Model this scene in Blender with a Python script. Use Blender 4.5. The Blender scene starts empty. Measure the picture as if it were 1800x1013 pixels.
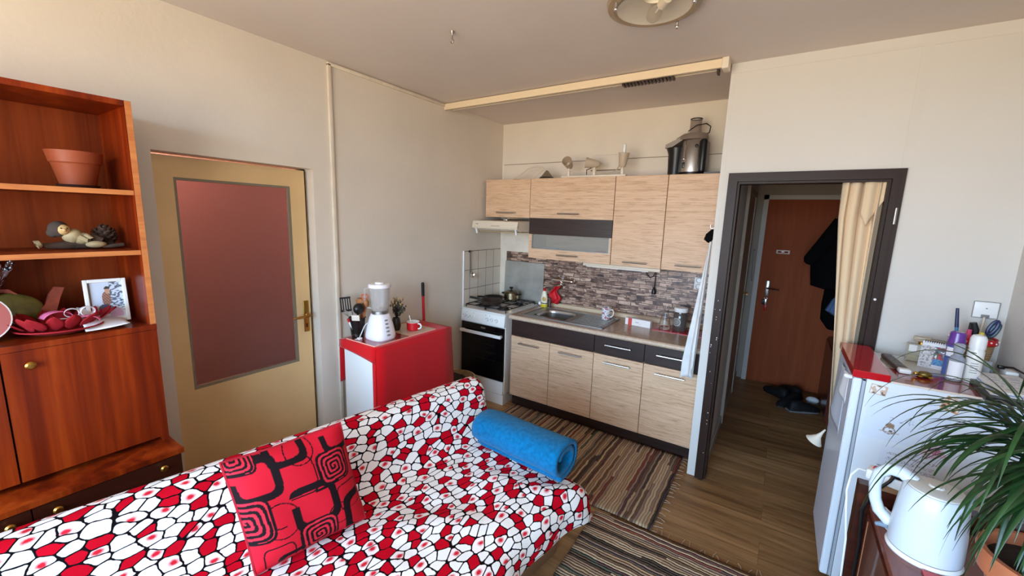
import bpy, bmesh, math, random
from mathutils import Vector, Matrix, noise
random.seed(7)
C = bpy.context.scene.collection
PI = math.pi
ORG = {}
SKY, EXPO = 18.6, 0.2

# ------------------------------------------------------------------ helpers
def lin(c):
    return tuple(((v / 255) / 12.92 if v / 255 <= 0.04045 else ((v / 255 + 0.055) / 1.055) ** 2.4) for v in c[:3])

class MB:
    """collects geometry in world space; build() links it as ONE mesh object"""
    def __init__(s, T=None):
        s.bm = bmesh.new(); s.T = T or Matrix.Identity(4); s.uv = None; s.col = None
    def v(s, p):
        return s.bm.verts.new(s.T @ Vector(p))
    def f(s, vs):
        try: return s.bm.faces.new(vs)
        except ValueError: return None
    def box(s, a, b, bev=0.0, seg=2):
        x0, y0, z0 = (min(a[i], b[i]) for i in range(3)); x1, y1, z1 = (max(a[i], b[i]) for i in range(3))
        vs = [s.v(p) for p in ((x0,y0,z0),(x1,y0,z0),(x1,y1,z0),(x0,y1,z0),(x0,y0,z1),(x1,y0,z1),(x1,y1,z1),(x0,y1,z1))]
        fs = [s.f([vs[i] for i in q]) for q in ((0,3,2,1),(4,5,6,7),(0,1,5,4),(1,2,6,5),(2,3,7,6),(3,0,4,7))]
        bev = min(bev, .45*min(x1-x0, y1-y0, z1-z0))
        if bev:
            es = list({e for f in fs for e in f.edges})
            bmesh.ops.bevel(s.bm, geom=es, offset=bev, segments=seg, profile=0.5, affect='EDGES')
        return s
    def prism(s, poly, ax, a, b):
        """polygon given in the two other axes (in xyz order), extruded along ax from a to b"""
        def P(q, t):
            return {'x': (t, q[0], q[1]), 'y': (q[0], t, q[1]), 'z': (q[0], q[1], t)}[ax]
        A = [s.v(P(q, a)) for q in poly]; Bv = [s.v(P(q, b)) for q in poly]; n = len(poly)
        s.f(A[::-1]); s.f(Bv)
        for i in range(n): s.f([A[i], A[(i+1) % n], Bv[(i+1) % n], Bv[i]])
        return s
    def lathe(s, prof, c=(0,0,0), n=24, ax='z', R=None):
        """profile [(r, h)] turned about an axis through c"""
        rings = []
        M = R or {'z': Matrix.Identity(3), 'y': Matrix(((1,0,0),(0,0,1),(0,-1,0))), 'x': Matrix(((0,0,1),(0,1,0),(-1,0,0)))}[ax]
        c = Vector(c)
        for r, h in prof:
            if r < 1e-6: rings.append([s.v(c + M @ Vector((0,0,h)))])
            else: rings.append([s.v(c + M @ Vector((r*math.cos(2*PI*i/n), r*math.sin(2*PI*i/n), h))) for i in range(n)])
        for A, Bv in zip(rings, rings[1:]):
            for i in range(n):
                j = (i+1) % n
                if len(A) == 1 and len(Bv) == 1: continue
                if len(A) == 1: s.f([A[0], Bv[j], Bv[i]])
                elif len(Bv) == 1: s.f([A[i], A[j], Bv[0]])
                else: s.f([A[i], A[j], Bv[j], Bv[i]])
        return s
    def cyl(s, a, b, r, r2=None, n=16):
        a, b = Vector(a), Vector(b); d = b - a; L = d.length
        R = d.to_track_quat('Z', 'Y').to_matrix(); r2 = r if r2 is None else r2
        return s.lathe([(0,0),(r,0),(r2,L),(0,L)], a, n, R=R)
    def tube(s, pts, r, n=8, closed=False):
        pts = [Vector(p) for p in pts]; rings = []; m = len(pts); ref = None
        for i, p in enumerate(pts):
            a = pts[i-1] if (i or closed) else p; b = pts[(i+1) % m] if (i < m-1 or closed) else p
            t = (b - a).normalized()
            if ref is None:
                ref = Vector((0,0,1)) if abs(t.z) < .9 else Vector((1,0,0))
            x = (ref - t * ref.dot(t)).normalized(); y = t.cross(x); ref = x
            rr = r[i] if isinstance(r, (list, tuple)) else r
            rings.append([s.v(p + (x*math.cos(2*PI*k/n) + y*math.sin(2*PI*k/n)) * rr) for k in range(n)])
        prs = list(zip(rings, rings[1:])) + ([(rings[-1], rings[0])] if closed else [])
        for A, Bv in prs:
            for k in range(n): s.f([A[k], A[(k+1) % n], Bv[(k+1) % n], Bv[k]])
        if not closed: s.f(rings[0][::-1]); s.f(rings[-1])
        return s
    def ball(s, c, r, sc=(1,1,1), n=16, R=None):
        m = max(6, n // 2); c = Vector(c); R = R or Matrix.Identity(3); rings = []
        for i in range(m+1):
            a = PI * i / m - PI/2
            if i in (0, m): rings.append([s.v(c + R @ Vector((0, 0, r*sc[2]*math.sin(a))))])
            else: rings.append([s.v(c + R @ Vector((r*sc[0]*math.cos(a)*math.cos(2*PI*k/n), r*sc[1]*math.cos(a)*math.sin(2*PI*k/n), r*sc[2]*math.sin(a)))) for k in range(n)])
        for A, Bv in zip(rings, rings[1:]):
            for k in range(n):
                j = (k+1) % n
                if len(A) == 1: s.f([A[0], Bv[j], Bv[k]])
                elif len(Bv) == 1: s.f([A[k], A[j], Bv[0]])
                else: s.f([A[k], A[j], Bv[j], Bv[k]])
        return s
    def loft(s, rings, n=20, wob=0.0, seed=0, fr=3.0):
        """rings [(cx, cy, cz, rx, ry)] of horizontal ellipses, closed at both ends"""
        R = []
        for (x, y, z, rx, ry) in rings:
            ring = []
            for k in range(n):
                a = 2*PI*k/n
                p = Vector((x + rx*math.cos(a), y + ry*math.sin(a), z))
                if wob:
                    w = noise.noise(Vector((math.cos(a)*fr + seed, math.sin(a)*fr, z*4)))
                    p += Vector((math.cos(a), math.sin(a), 0)) * w * wob
                ring.append(s.v(p))
            R.append(ring)
        for A, Bv in zip(R, R[1:]):
            for k in range(n): s.f([A[k], A[(k+1) % n], Bv[(k+1) % n], Bv[k]])
        s.f(R[0][::-1]); s.f(R[-1])
        return s
    def grid(s, nu, nv, fn, uvs=(1, 1), paint=None):
        """surface fn(u, v) for u, v in 0..1, with UVs (scaled) and an optional printed picture"""
        uvl = s.bm.loops.layers.uv.get('UVMap') or s.bm.loops.layers.uv.new('UVMap')
        cl = None
        if paint: cl = s.bm.verts.layers.float_color.get('Col') or s.bm.verts.layers.float_color.new('Col')
        V = []
        for j in range(nv+1):
            row = []
            for i in range(nu+1):
                q = s.v(fn(i/nu, j/nv))
                if paint: q[cl] = (*lin(paint(i/nu, j/nv)), 1)
                row.append(q)
            V.append(row)
        for j in range(nv):
            for i in range(nu):
                f = s.f([V[j][i], V[j][i+1], V[j+1][i+1], V[j+1][i]])
                if f:
                    for l, (a, b) in zip(f.loops, ((i,j),(i+1,j),(i+1,j+1),(i,j+1))): l[uvl].uv = (a/nu*uvs[0], b/nv*uvs[1])
        return s
    def sheet(s, o, ex, ey, nu, nv, paint=None, uvs=(1, 1)):
        o, ex, ey = Vector(o), Vector(ex), Vector(ey)
        return s.grid(nu, nv, lambda u, v: o + ex*u + ey*v, uvs, paint)
    def build(s, name, m=None, parent=None, smooth=35, loc=None, solid=0, sub=0, recalc=True, off=0):
        if recalc: bmesh.ops.recalc_face_normals(s.bm, faces=s.bm.faces)
        org = ORG[parent.name] if parent else Vector(loc if loc else (0,0,0))
        if not parent and loc is None and len(s.bm.verts):
            xs = [[v.co[i] for v in s.bm.verts] for i in range(3)]
            org = Vector(((min(xs[0])+max(xs[0]))/2, (min(xs[1])+max(xs[1]))/2, min(xs[2])))
        bmesh.ops.translate(s.bm, vec=-org, verts=s.bm.verts)
        me = bpy.data.meshes.new(name); s.bm.to_mesh(me); s.bm.free()
        if smooth:
            me.polygons.foreach_set('use_smooth', [True]*len(me.polygons))
            me.set_sharp_from_angle(angle=math.radians(smooth))
        if m: me.materials.append(m)
        o = bpy.data.objects.new(name, me); C.objects.link(o)
        if parent: o.parent = parent
        else: o.location = org
        ORG[o.name] = org
        if solid:
            md = o.modifiers.new('thickness', 'SOLIDIFY'); md.thickness = solid; md.offset = off
        if sub:
            md = o.modifiers.new('smooth', 'SUBSURF'); md.levels = sub; md.render_levels = sub
        return o

def tag(o, label, cat, group=None):
    o['label'] = label; o['category'] = cat
    if group: o['group'] = group
    return o
def thing(name, label, cat, loc, group=None):
    o = bpy.data.objects.new(name, None); C.objects.link(o); o.location = loc
    o.empty_display_size = .05; ORG[o.name] = Vector(loc)
    return tag(o, label, cat, group)
def struct(o):
    o['kind'] = 'structure'; return o
def box(a, b, bev=0.0, seg=2): return MB().box(a, b, bev, seg)

# ------------------------------------------------------------------ materials
def nodes(name):
    m = bpy.data.materials.new(name); m.use_nodes = True
    nt = m.node_tree; return m, nt, nt.nodes['Principled BSDF']
def N(nt, typ, ins=None, **kw):
    n = nt.nodes.new(typ)
    for k, v in kw.items(): setattr(n, k, v)
    for k, v in (ins or {}).items():
        if isinstance(v, bpy.types.NodeSocket): nt.links.new(v, n.inputs[k])
        else: n.inputs[k].default_value = v
    return n
def Mth(nt, op, a, b=0.0, c=0.0):
    return N(nt, 'ShaderNodeMath', {0: a, 1: b, 2: c}, operation=op).outputs[0]
def ramp(nt, fac, stops, interp='LINEAR'):
    n = N(nt, 'ShaderNodeValToRGB', {0: fac}); cr = n.color_ramp; cr.interpolation = interp
    while len(cr.elements) < len(stops): cr.elements.new(.5)
    for e, (p, c) in zip(cr.elements, stops): e.position = p; e.color = (*lin(c), 1)
    return n.outputs[0]
def coords(nt, scale=(1,1,1), out='Object', rot=(0,0,0)):
    t = N(nt, 'ShaderNodeTexCoord')
    return N(nt, 'ShaderNodeMapping', {'Vector': t.outputs[out], 'Scale': scale, 'Rotation': rot}).outputs[0]
def nz(nt, vec, scale, detail=3, rough=.5, dist=0):
    return N(nt, 'ShaderNodeTexNoise', {'Vector': vec, 'Scale': scale, 'Detail': detail, 'Roughness': rough, 'Distortion': dist}).outputs[0]
def bump(nt, bs, h, strength=.3, dist=.01):
    b = N(nt, 'ShaderNodeBump', {'Height': h, 'Strength': strength, 'Distance': dist})
    nt.links.new(b.outputs[0], bs.inputs['Normal'])
def mat(name, col, rough=.5, metal=0, bmp=None, var=0, trans=0, coat=0, spec=.5, sheen=0, ior=1.45, alpha=1):
    m, nt, bs = nodes(name)
    c = lin(col); bs.inputs['Base Color'].default_value = (*c, 1)
    bs.inputs['Roughness'].default_value = rough; bs.inputs['Metallic'].default_value = metal
    bs.inputs['Transmission Weight'].default_value = trans; bs.inputs['Coat Weight'].default_value = coat
    bs.inputs['Specular IOR Level'].default_value = spec; bs.inputs['Sheen Weight'].default_value = sheen
    bs.inputs['IOR'].default_value = ior; bs.inputs['Alpha'].default_value = alpha
    if bmp or var:
        v = coords(nt)
        if bmp: bump(nt, bs, nz(nt, v, bmp[0], 4), bmp[1], bmp[2] if len(bmp) > 2 else .004)
        if var:
            f = nz(nt, v, var[0] if isinstance(var, tuple) else 2.5, 4)
            a = var[1] if isinstance(var, tuple) else var
            lo = tuple(max(0, x*(1-a)) for x in col); hi = tuple(min(255, x*(1+a*.6)) for x in col)
            nt.links.new(ramp(nt, f, [(.3, lo), (.7, hi)]), bs.inputs['Base Color'])
    return m
def painted(name, rough=.5, coat=0, spec=.5):
    m, nt, bs = nodes(name)
    a = N(nt, 'ShaderNodeVertexColor', layer_name='Col')
    nt.links.new(a.outputs[0], bs.inputs['Base Color'])
    bs.inputs['Roughness'].default_value = rough; bs.inputs['Coat Weight'].default_value = coat
    bs.inputs['Specular IOR Level'].default_value = spec
    return m
def wood(name, stops, scale, rough=.35, coat=0.0, band=None, streak=None, bs_=0.05, spec=.5):
    m, nt, bs = nodes(name)
    v = coords(nt, scale)
    f = nz(nt, v, 1.0, 6, .6, .6)
    if band:
        g = nz(nt, coords(nt, band), 1.0, 2, .5, .4)
        f = Mth(nt, 'ADD', Mth(nt, 'MULTIPLY', f, .45), Mth(nt, 'MULTIPLY', g, .55))
    col = ramp(nt, f, stops)
    if streak:
        h = nz(nt, coords(nt, streak[0]), 1.0, 3, .6, .2)
        k = ramp(nt, h, [(streak[1], (0,0,0)), (streak[1]+.08, (255,255,255))])
        col = N(nt, 'ShaderNodeMixRGB', {0: Mth(nt, 'MULTIPLY', Mth(nt, 'SUBTRACT', 1.0, k), streak[3]), 1: col, 2: (*lin(streak[2]), 1)}).outputs[0]
    nt.links.new(col, bs.inputs['Base Color'])
    bs.inputs['Roughness'].default_value = rough; bs.inputs['Coat Weight'].default_value = coat
    bs.inputs['Specular IOR Level'].default_value = spec
    bump(nt, bs, f, bs_, .002)
    return m

M = {}
M['wall'] = mat('wall_paint', (224, 214, 199), .85, bmp=(28, .18, .006), var=(1.6, .03), spec=.25)
M['wallw'] = mat('wall_paint_white', (212, 208, 201), .8, bmp=(30, .12, .005), var=(1.2, .02), spec=.25)
M['ceil'] = mat('ceiling_paint', (222, 212, 204), .9, bmp=(14, .12, .006), var=(1.1, .03), spec=.2)
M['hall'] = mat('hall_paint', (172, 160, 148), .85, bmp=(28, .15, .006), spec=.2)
M['cream'] = mat('cream_enamel', (228, 216, 197), .45, var=(8, .05))
M['white'] = mat('white_enamel', (232, 230, 224), .28, coat=.2)
M['whitep'] = mat('white_plastic', (234, 234, 232), .35)
M['fridge'] = mat('fridge_enamel', (226, 232, 238), .3, coat=.25, bmp=(160, .03, .001))
M['fridgedoor'] = mat('fridge_door_paint', (216, 224, 236), .35)
M['grey'] = mat('grey_plastic', (120, 118, 116), .5)
M['black'] = mat('black_plastic', (18, 17, 17), .35)
M['blackm'] = mat('black_matte', (16, 14, 14), .7)
M['blackglass'] = mat('black_oven_glass', (8, 7, 8), .1, spec=.5)
M['iron'] = mat('cast_iron_black', (22, 20, 19), .5)
M['steel'] = mat('brushed_steel', (200, 198, 194), .3, 1, bmp=(90, .06, .001))
M['splash'] = mat('splash_plate_metal', (176, 172, 162), .42, .55, bmp=(90, .05, .001), var=(7, .1))
M['steeld'] = mat('dull_steel', (165, 162, 156), .42, 1, bmp=(60, .06, .001))
M['chrome'] = mat('chrome', (225, 225, 225), .08, 1)
M['brass'] = mat('brass', (176, 132, 62), .3, 1)
M['gold'] = mat('gilt_metal', (190, 150, 66), .28, 1)
M['red'] = mat('red_plastic', (196, 20, 30), .35)
M['redgloss'] = mat('red_glass_print', (188, 22, 32), .12, coat=.5)
M['redwood'] = mat('dark_red_print', (140, 40, 36), .15, coat=.4)
M['redcloth'] = mat('red_tablecloth_fabric', (202, 6, 16), .85, bmp=(260, .12, .002), sheen=.2, spec=.2)
M['terra'] = mat('terracotta_plastic', (150, 70, 38), .5, var=(9, .06))
M['terra2'] = mat('terracotta_clay', (186, 108, 70), .6, var=(9, .08))
M['glass'] = mat('clear_glass', (245, 245, 245), .02, trans=1.0, ior=1.3)
M['glassj'] = mat('jug_plastic_clear', (206, 200, 192), .08, alpha=.34, coat=.5)
M['frost'] = mat('frosted_glass', (176, 178, 172), .3, alpha=.36)
M['bluetowel'] = mat('blue_terry', (4, 104, 152), .95, bmp=(420, .6, .004), var=(60, .12), sheen=.12, spec=.1)
M['greytowel'] = mat('pale_grey_terry', (224, 224, 222), .95, bmp=(300, .4, .003), var=(9, .06), sheen=.3, spec=.1)
M['curtain'] = mat('beige_curtain_fabric', (224, 200, 166), .9, bmp=(260, .1, .002), sheen=.2, spec=.15)
M['coat'] = mat('black_coat_fabric', (14, 13, 14), .95, bmp=(120, .3, .003), spec=.1)
M['jean'] = mat('blue_denim', (92, 116, 150), .9, bmp=(200, .2, .002), spec=.1)
M['leaf'] = mat('dark_green_leaf', (30, 62, 30), .32, var=(14, .4))
M['soil'] = mat('potting_soil', (46, 34, 26), .95, bmp=(60, .8, .01))
M['stem'] = mat('plant_stem', (120, 104, 78), .85, bmp=(50, .5, .004))
M['sofabase'] = mat('brown_sofa_upholstery', (140, 104, 74), .8, bmp=(180, .25, .003), spec=.2)
M['paper'] = mat('white_paper', (236, 236, 238), .7)
M['papergrey'] = mat('grey_paper_back', (196, 202, 212), .75)
M['blend'] = mat('blender_white_plastic', (238, 232, 234), .22, coat=.3)
M['beige'] = mat('beige_plastic', (214, 200, 178), .45)
M['beiged'] = mat('beige_lamp_metal', (192, 174, 150), .4)
M['woodsp'] = mat('wooden_spoon', (168, 112, 66), .6, var=(20, .12))
M['ribbon'] = mat('pink_ribbon', (232, 116, 156), .45)
M['ribbonw'] = mat('white_satin_ribbon', (236, 226, 226), .35)
M['felt'] = mat('dark_red_felt', (150, 8, 22), .85, bmp=(150, .2, .002))
M['fishg'] = mat('green_glaze', (112, 104, 48), .45, bmp=(50, .4, .004), var=(30, .2))
M['fishr'] = mat('brick_glaze', (156, 66, 44), .45, bmp=(50, .3, .003), var=(30, .15))
M['foil'] = mat('silver_foil', (210, 210, 212), .18, 1, bmp=(40, .9, .01))
M['gnome'] = mat('beige_figurine', (176, 156, 116), .7, var=(40, .12))
M['gnomeskin'] = mat('figurine_face', (206, 170, 112), .6)
M['gnomehair'] = mat('figurine_hair', (74, 62, 54), .9, bmp=(90, .6, .004))
M['bark'] = mat('driftwood', (72, 56, 44), .85, bmp=(60, .6, .005), var=(20, .3))
M['cone'] = mat('pine_cone_scales', (74, 52, 38), .75, var=(40, .2))
M['wicker'] = None
M['dframe'] = mat('dark_brown_frame_paint', (46, 29, 21), .42, bmp=(24, .1, .003), spec=.25)
M['yellowdoor'] = mat('yellowed_door_paint', (225, 190, 136), .42, var=(2.2, .05), bmp=(40, .05, .002))
M['bead'] = mat('grey_glazing_bead', (128, 118, 98), .5)
M['gapblack'] = mat('door_gap_black', (30, 22, 18), .7)
M['mah'] = wood('mahogany_veneer', [(.30, (58, 12, 3)), (.44, (100, 28, 6)), (.54, (128, 42, 8)), (.68, (162, 66, 18))], (30, 30, 1.1), .32, .0, band=(7, 7, .5), spec=.22)
M['mahb'] = wood('mahogany_back_panel', [(.28, (92, 34, 12)), (.45, (130, 54, 20)), (.6, (150, 66, 26)), (.75, (172, 86, 38))], (34, 34, 1.4), .6, .0, spec=.12, band=(9, 9, .6))
M['mahe'] = wood('shelf_edge_veneer', [(.25, (168, 92, 46)), (.5, (196, 118, 62)), (.75, (214, 138, 76))], (20, 6, 40), .45, .05)
M['mahd'] = wood('dark_mahogany', [(.25, (34, 12, 6)), (.5, (58, 22, 11)), (.75, (84, 34, 16))], (5, 2.2, 40), .3, .2)
M['oak'] = wood('light_oak_foil', [(.25, (192, 152, 116)), (.45, (212, 174, 138)), (.6, (220, 184, 150)), (.8, (230, 199, 166))], (2.6, 2.6, 70), .5, 0,
                streak=((9, 9, 190), .37, (150, 110, 76), .5), bs_=.1)
M['wenge'] = wood('wenge_foil', [(.3, (34, 20, 16)), (.6, (52, 33, 26)), (.8, (66, 44, 34))], (3, 3, 60), .4)
M['worktop'] = mat('worktop_beige_laminate', (172, 146, 122), .22, var=(60, .12), coat=.1)
M['wtedge'] = mat('worktop_edge', (198, 174, 150), .35, var=(50, .08))
M['upst'] = mat('worktop_upstand', (206, 182, 150), .4)
M['entr'] = wood('entrance_door_veneer', [(.3, (146, 70, 36)), (.55, (158, 78, 42)), (.8, (168, 88, 50))], (20, 20, 1.6), .6, spec=.15)
M['halldoor'] = mat('hall_door_brown', (150, 128, 108), .5)
M['darkwood'] = wood('dark_reddish_furniture', [(.3, (70, 30, 20)), (.55, (96, 44, 28)), (.8, (120, 58, 36))], (30, 30, 1.6), .3, .2)
M['tabletop'] = wood('reddish_table_top', [(.3, (96, 44, 34)), (.55, (122, 62, 48)), (.8, (140, 76, 58))], (22, 2, 22), .28, .2)

def m_floor():
    m, nt, bs = nodes('laminate_floor')
    v = coords(nt)
    br = N(nt, 'ShaderNodeTexBrick', {'Vector': v, 'Color1': (0, 0, 0, 1), 'Color2': (1, 1, 1, 1), 'Mortar': (.5, .5, .5, 1),
        'Scale': 1.0, 'Mortar Size': .0016, 'Bias': 0.0, 'Brick Width': 1.28, 'Row Height': .193}, offset=.37)
    sh = Mth(nt, 'MULTIPLY', br.outputs[0], 7.0)
    t = N(nt, 'ShaderNodeTexCoord')
    v2 = N(nt, 'ShaderNodeVectorMath', {0: t.outputs['Object'], 1: N(nt, 'ShaderNodeCombineXYZ', {0: sh, 1: sh, 2: 0.0}).outputs[0]}, operation='ADD').outputs[0]
    g1 = nz(nt, N(nt, 'ShaderNodeMapping', {'Vector': v2, 'Scale': (1.3, 15, 1)}).outputs[0], 1.0, 6, .62, 1.2)
    g2 = nz(nt, N(nt, 'ShaderNodeMapping', {'Vector': v2, 'Scale': (3.5, 70, 1)}).outputs[0], 1.0, 4, .6, .3)
    f = Mth(nt, 'ADD', Mth(nt, 'ADD', Mth(nt, 'MULTIPLY', g1, .62), Mth(nt, 'MULTIPLY', g2, .22)), Mth(nt, 'MULTIPLY', br.outputs[0], .17))
    col = ramp(nt, f, [(.28, (92, 62, 36)), (.44, (128, 92, 56)), (.56, (154, 114, 73)), (.74, (184, 142, 96))])
    mx = N(nt, 'ShaderNodeMixRGB', {0: Mth(nt, 'MULTIPLY', br.outputs[1], .35), 1: col, 2: (*lin((66, 46, 32)), 1)})
    nt.links.new(mx.outputs[0], bs.inputs['Base Color']); bs.inputs['Roughness'].default_value = .45
    bs.inputs['Specular IOR Level'].default_value = .35
    bump(nt, bs, Mth(nt, 'SUBTRACT', g2, br.outputs[1]), .08, .002)
    return m
M['floor'] = m_floor()

def m_stone():
    m, nt, bs = nodes('stone_print_panel')
    t = N(nt, 'ShaderNodeTexCoord')
    w = nz(nt, coords(nt, (7, 7, 18)), 1.0, 3)
    off = N(nt, 'ShaderNodeCombineXYZ', {0: Mth(nt, 'MULTIPLY', nz(nt, coords(nt, (30, 30, 30)), 1.0, 2), .03), 1: 0.0, 2: Mth(nt, 'MULTIPLY', w, .022)})
    v = N(nt, 'ShaderNodeVectorMath', {0: t.outputs['Object'], 1: off.outputs[0]}, operation='ADD').outputs[0]
    sx = N(nt, 'ShaderNodeSeparateXYZ', {0: v})
    def brick(wd, ht, o, dx, ms):
        c = N(nt, 'ShaderNodeCombineXYZ', {0: Mth(nt, 'ADD', sx.outputs[0], dx), 1: sx.outputs[2], 2: 0.0}).outputs[0]
        return N(nt, 'ShaderNodeTexBrick', {'Vector': c, 'Color1': (0, 0, 0, 1), 'Color2': (1, 1, 1, 1), 'Mortar': (.5, .5, .5, 1), 'Scale': 1.0,
            'Mortar Size': ms, 'Mortar Smooth': .6, 'Brick Width': wd, 'Row Height': ht}, offset=o, squash=.7, squash_frequency=3)
    a, b = brick(.112, .033, .43, 0.0, .0042), brick(.085, .0165, .37, .031, .0032)
    pick = Mth(nt, 'GREATER_THAN', nz(nt, coords(nt, (5, 5, 13)), 1.0, 1), .5)
    tone = Mth(nt, 'ADD', Mth(nt, 'MULTIPLY', a.outputs[0], Mth(nt, 'SUBTRACT', 1.0, pick)), Mth(nt, 'MULTIPLY', b.outputs[0], pick))
    mort = Mth(nt, 'ADD', Mth(nt, 'MULTIPLY', a.outputs[1], Mth(nt, 'SUBTRACT', 1.0, pick)), Mth(nt, 'MULTIPLY', b.outputs[1], pick))
    fine = nz(nt, coords(nt, (30, 30, 90)), 1.0, 5, .65)
    cell = nz(nt, coords(nt, (9, 9, 30)), 1.0, 1)
    f = Mth(nt, 'ADD', Mth(nt, 'MULTIPLY', tone, .3), Mth(nt, 'ADD', Mth(nt, 'MULTIPLY', fine, .38), Mth(nt, 'MULTIPLY', cell, .4)))
    col = ramp(nt, f, [(.34, (54, 34, 28)), (.45, (112, 82, 68)), (.55, (164, 130, 110)), (.68, (202, 168, 144)), (.85, (222, 194, 170))])
    mx = N(nt, 'ShaderNodeMixRGB', {0: Mth(nt, 'MULTIPLY', mort, .85), 1: col, 2: (*lin((50, 33, 28)), 1)})
    nt.links.new(mx.outputs[0], bs.inputs['Base Color']); bs.inputs['Roughness'].default_value = .4
    return m
M['stone'] = m_stone()

def m_tiles():
    m, nt, bs = nodes('white_wall_tiles')
    t = N(nt, 'ShaderNodeTexCoord'); s = N(nt, 'ShaderNodeSeparateXYZ', {0: t.outputs['Object']})
    c = N(nt, 'ShaderNodeCombineXYZ', {0: Mth(nt, 'ADD', s.outputs[1], .04), 1: Mth(nt, 'ADD', s.outputs[2], .002), 2: 0.0})
    b = N(nt, 'ShaderNodeTexBrick', {'Vector': c.outputs[0], 'Color1': (*lin((228, 216, 198)), 1), 'Color2': (*lin((220, 208, 190)), 1), 'Mortar': (*lin((112, 96, 80)), 1), 'Scale': 1.0,
        'Mortar Size': .0024, 'Brick Width': .127, 'Row Height': .18}, offset=0.0)
    nt.links.new(b.outputs[0], bs.inputs['Base Color']); bs.inputs['Roughness'].default_value = .25
    bump(nt, bs, b.outputs[1], -.3, .002)
    return m
M['tiles'] = m_tiles()

def m_rug(axis, seed):
    m, nt, bs = nodes('rag_rug_weave')
    t = N(nt, 'ShaderNodeTexCoord'); s = N(nt, 'ShaderNodeSeparateXYZ', {0: t.outputs['Object']})
    c, al = (s.outputs[0], s.outputs[1]) if axis == 'x' else (s.outputs[1], s.outputs[0])
    c0 = Mth(nt, 'ADD', c, seed)
    wob = nz(nt, coords(nt, (9, 9, 1)), 1.0, 3)
    c1 = Mth(nt, 'ADD', c0, Mth(nt, 'MULTIPLY', wob, .026))
    k = Mth(nt, 'DIVIDE', c1, .0155); idx = Mth(nt, 'FLOOR', k)
    r1 = N(nt, 'ShaderNodeTexWhiteNoise', {'W': idx}, noise_dimensions='1D').outputs[0]
    seg = Mth(nt, 'FLOOR', Mth(nt, 'ADD', Mth(nt, 'MULTIPLY', al, 1.15), Mth(nt, 'MULTIPLY', r1, 17.0)))
    r2 = N(nt, 'ShaderNodeTexWhiteNoise', {'Vector': N(nt, 'ShaderNodeCombineXYZ', {0: idx, 1: seg, 2: 0.0}).outputs[0]}, noise_dimensions='2D').outputs[0]
    pal = [(0, (198, 170, 136)), (.16, (104, 78, 60)), (.25, (172, 140, 114)), (.38, (40, 33, 34)), (.45, (210, 182, 148)), (.6, (132, 54, 50)), (.66, (156, 130, 114)), (.78, (66, 60, 66)),
           (.84, (190, 156, 120)), (.93, (84, 46, 60)), (.97, (70, 92, 80))]
    col = ramp(nt, r2, pal, 'CONSTANT')
    fr = Mth(nt, 'FRACT', k)
    edge = Mth(nt, 'MINIMUM', fr, Mth(nt, 'SUBTRACT', 1.0, fr))
    sp = nz(nt, coords(nt, (120, 120, 1)), 1.0, 3)
    mx = N(nt, 'ShaderNodeMixRGB', {0: Mth(nt, 'MULTIPLY', ramp(nt, edge, [(.0, (255, 255, 255)), (.22, (0, 0, 0))]), .75), 1: N(nt, 'ShaderNodeMixRGB', {0: Mth(nt, 'MULTIPLY', sp, .38), 1: col, 2: (*lin((160, 136, 112)), 1)}).outputs[0], 2: (*lin((44, 34, 32)), 1)})
    nt.links.new(mx.outputs[0], bs.inputs['Base Color']); bs.inputs['Roughness'].default_value = .95
    bs.inputs['Specular IOR Level'].default_value = .1
    bump(nt, bs, Mth(nt, 'ADD', Mth(nt, 'MULTIPLY', edge, 1.6), Mth(nt, 'MULTIPLY', sp, .6)), .9, .008)
    return m

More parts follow.
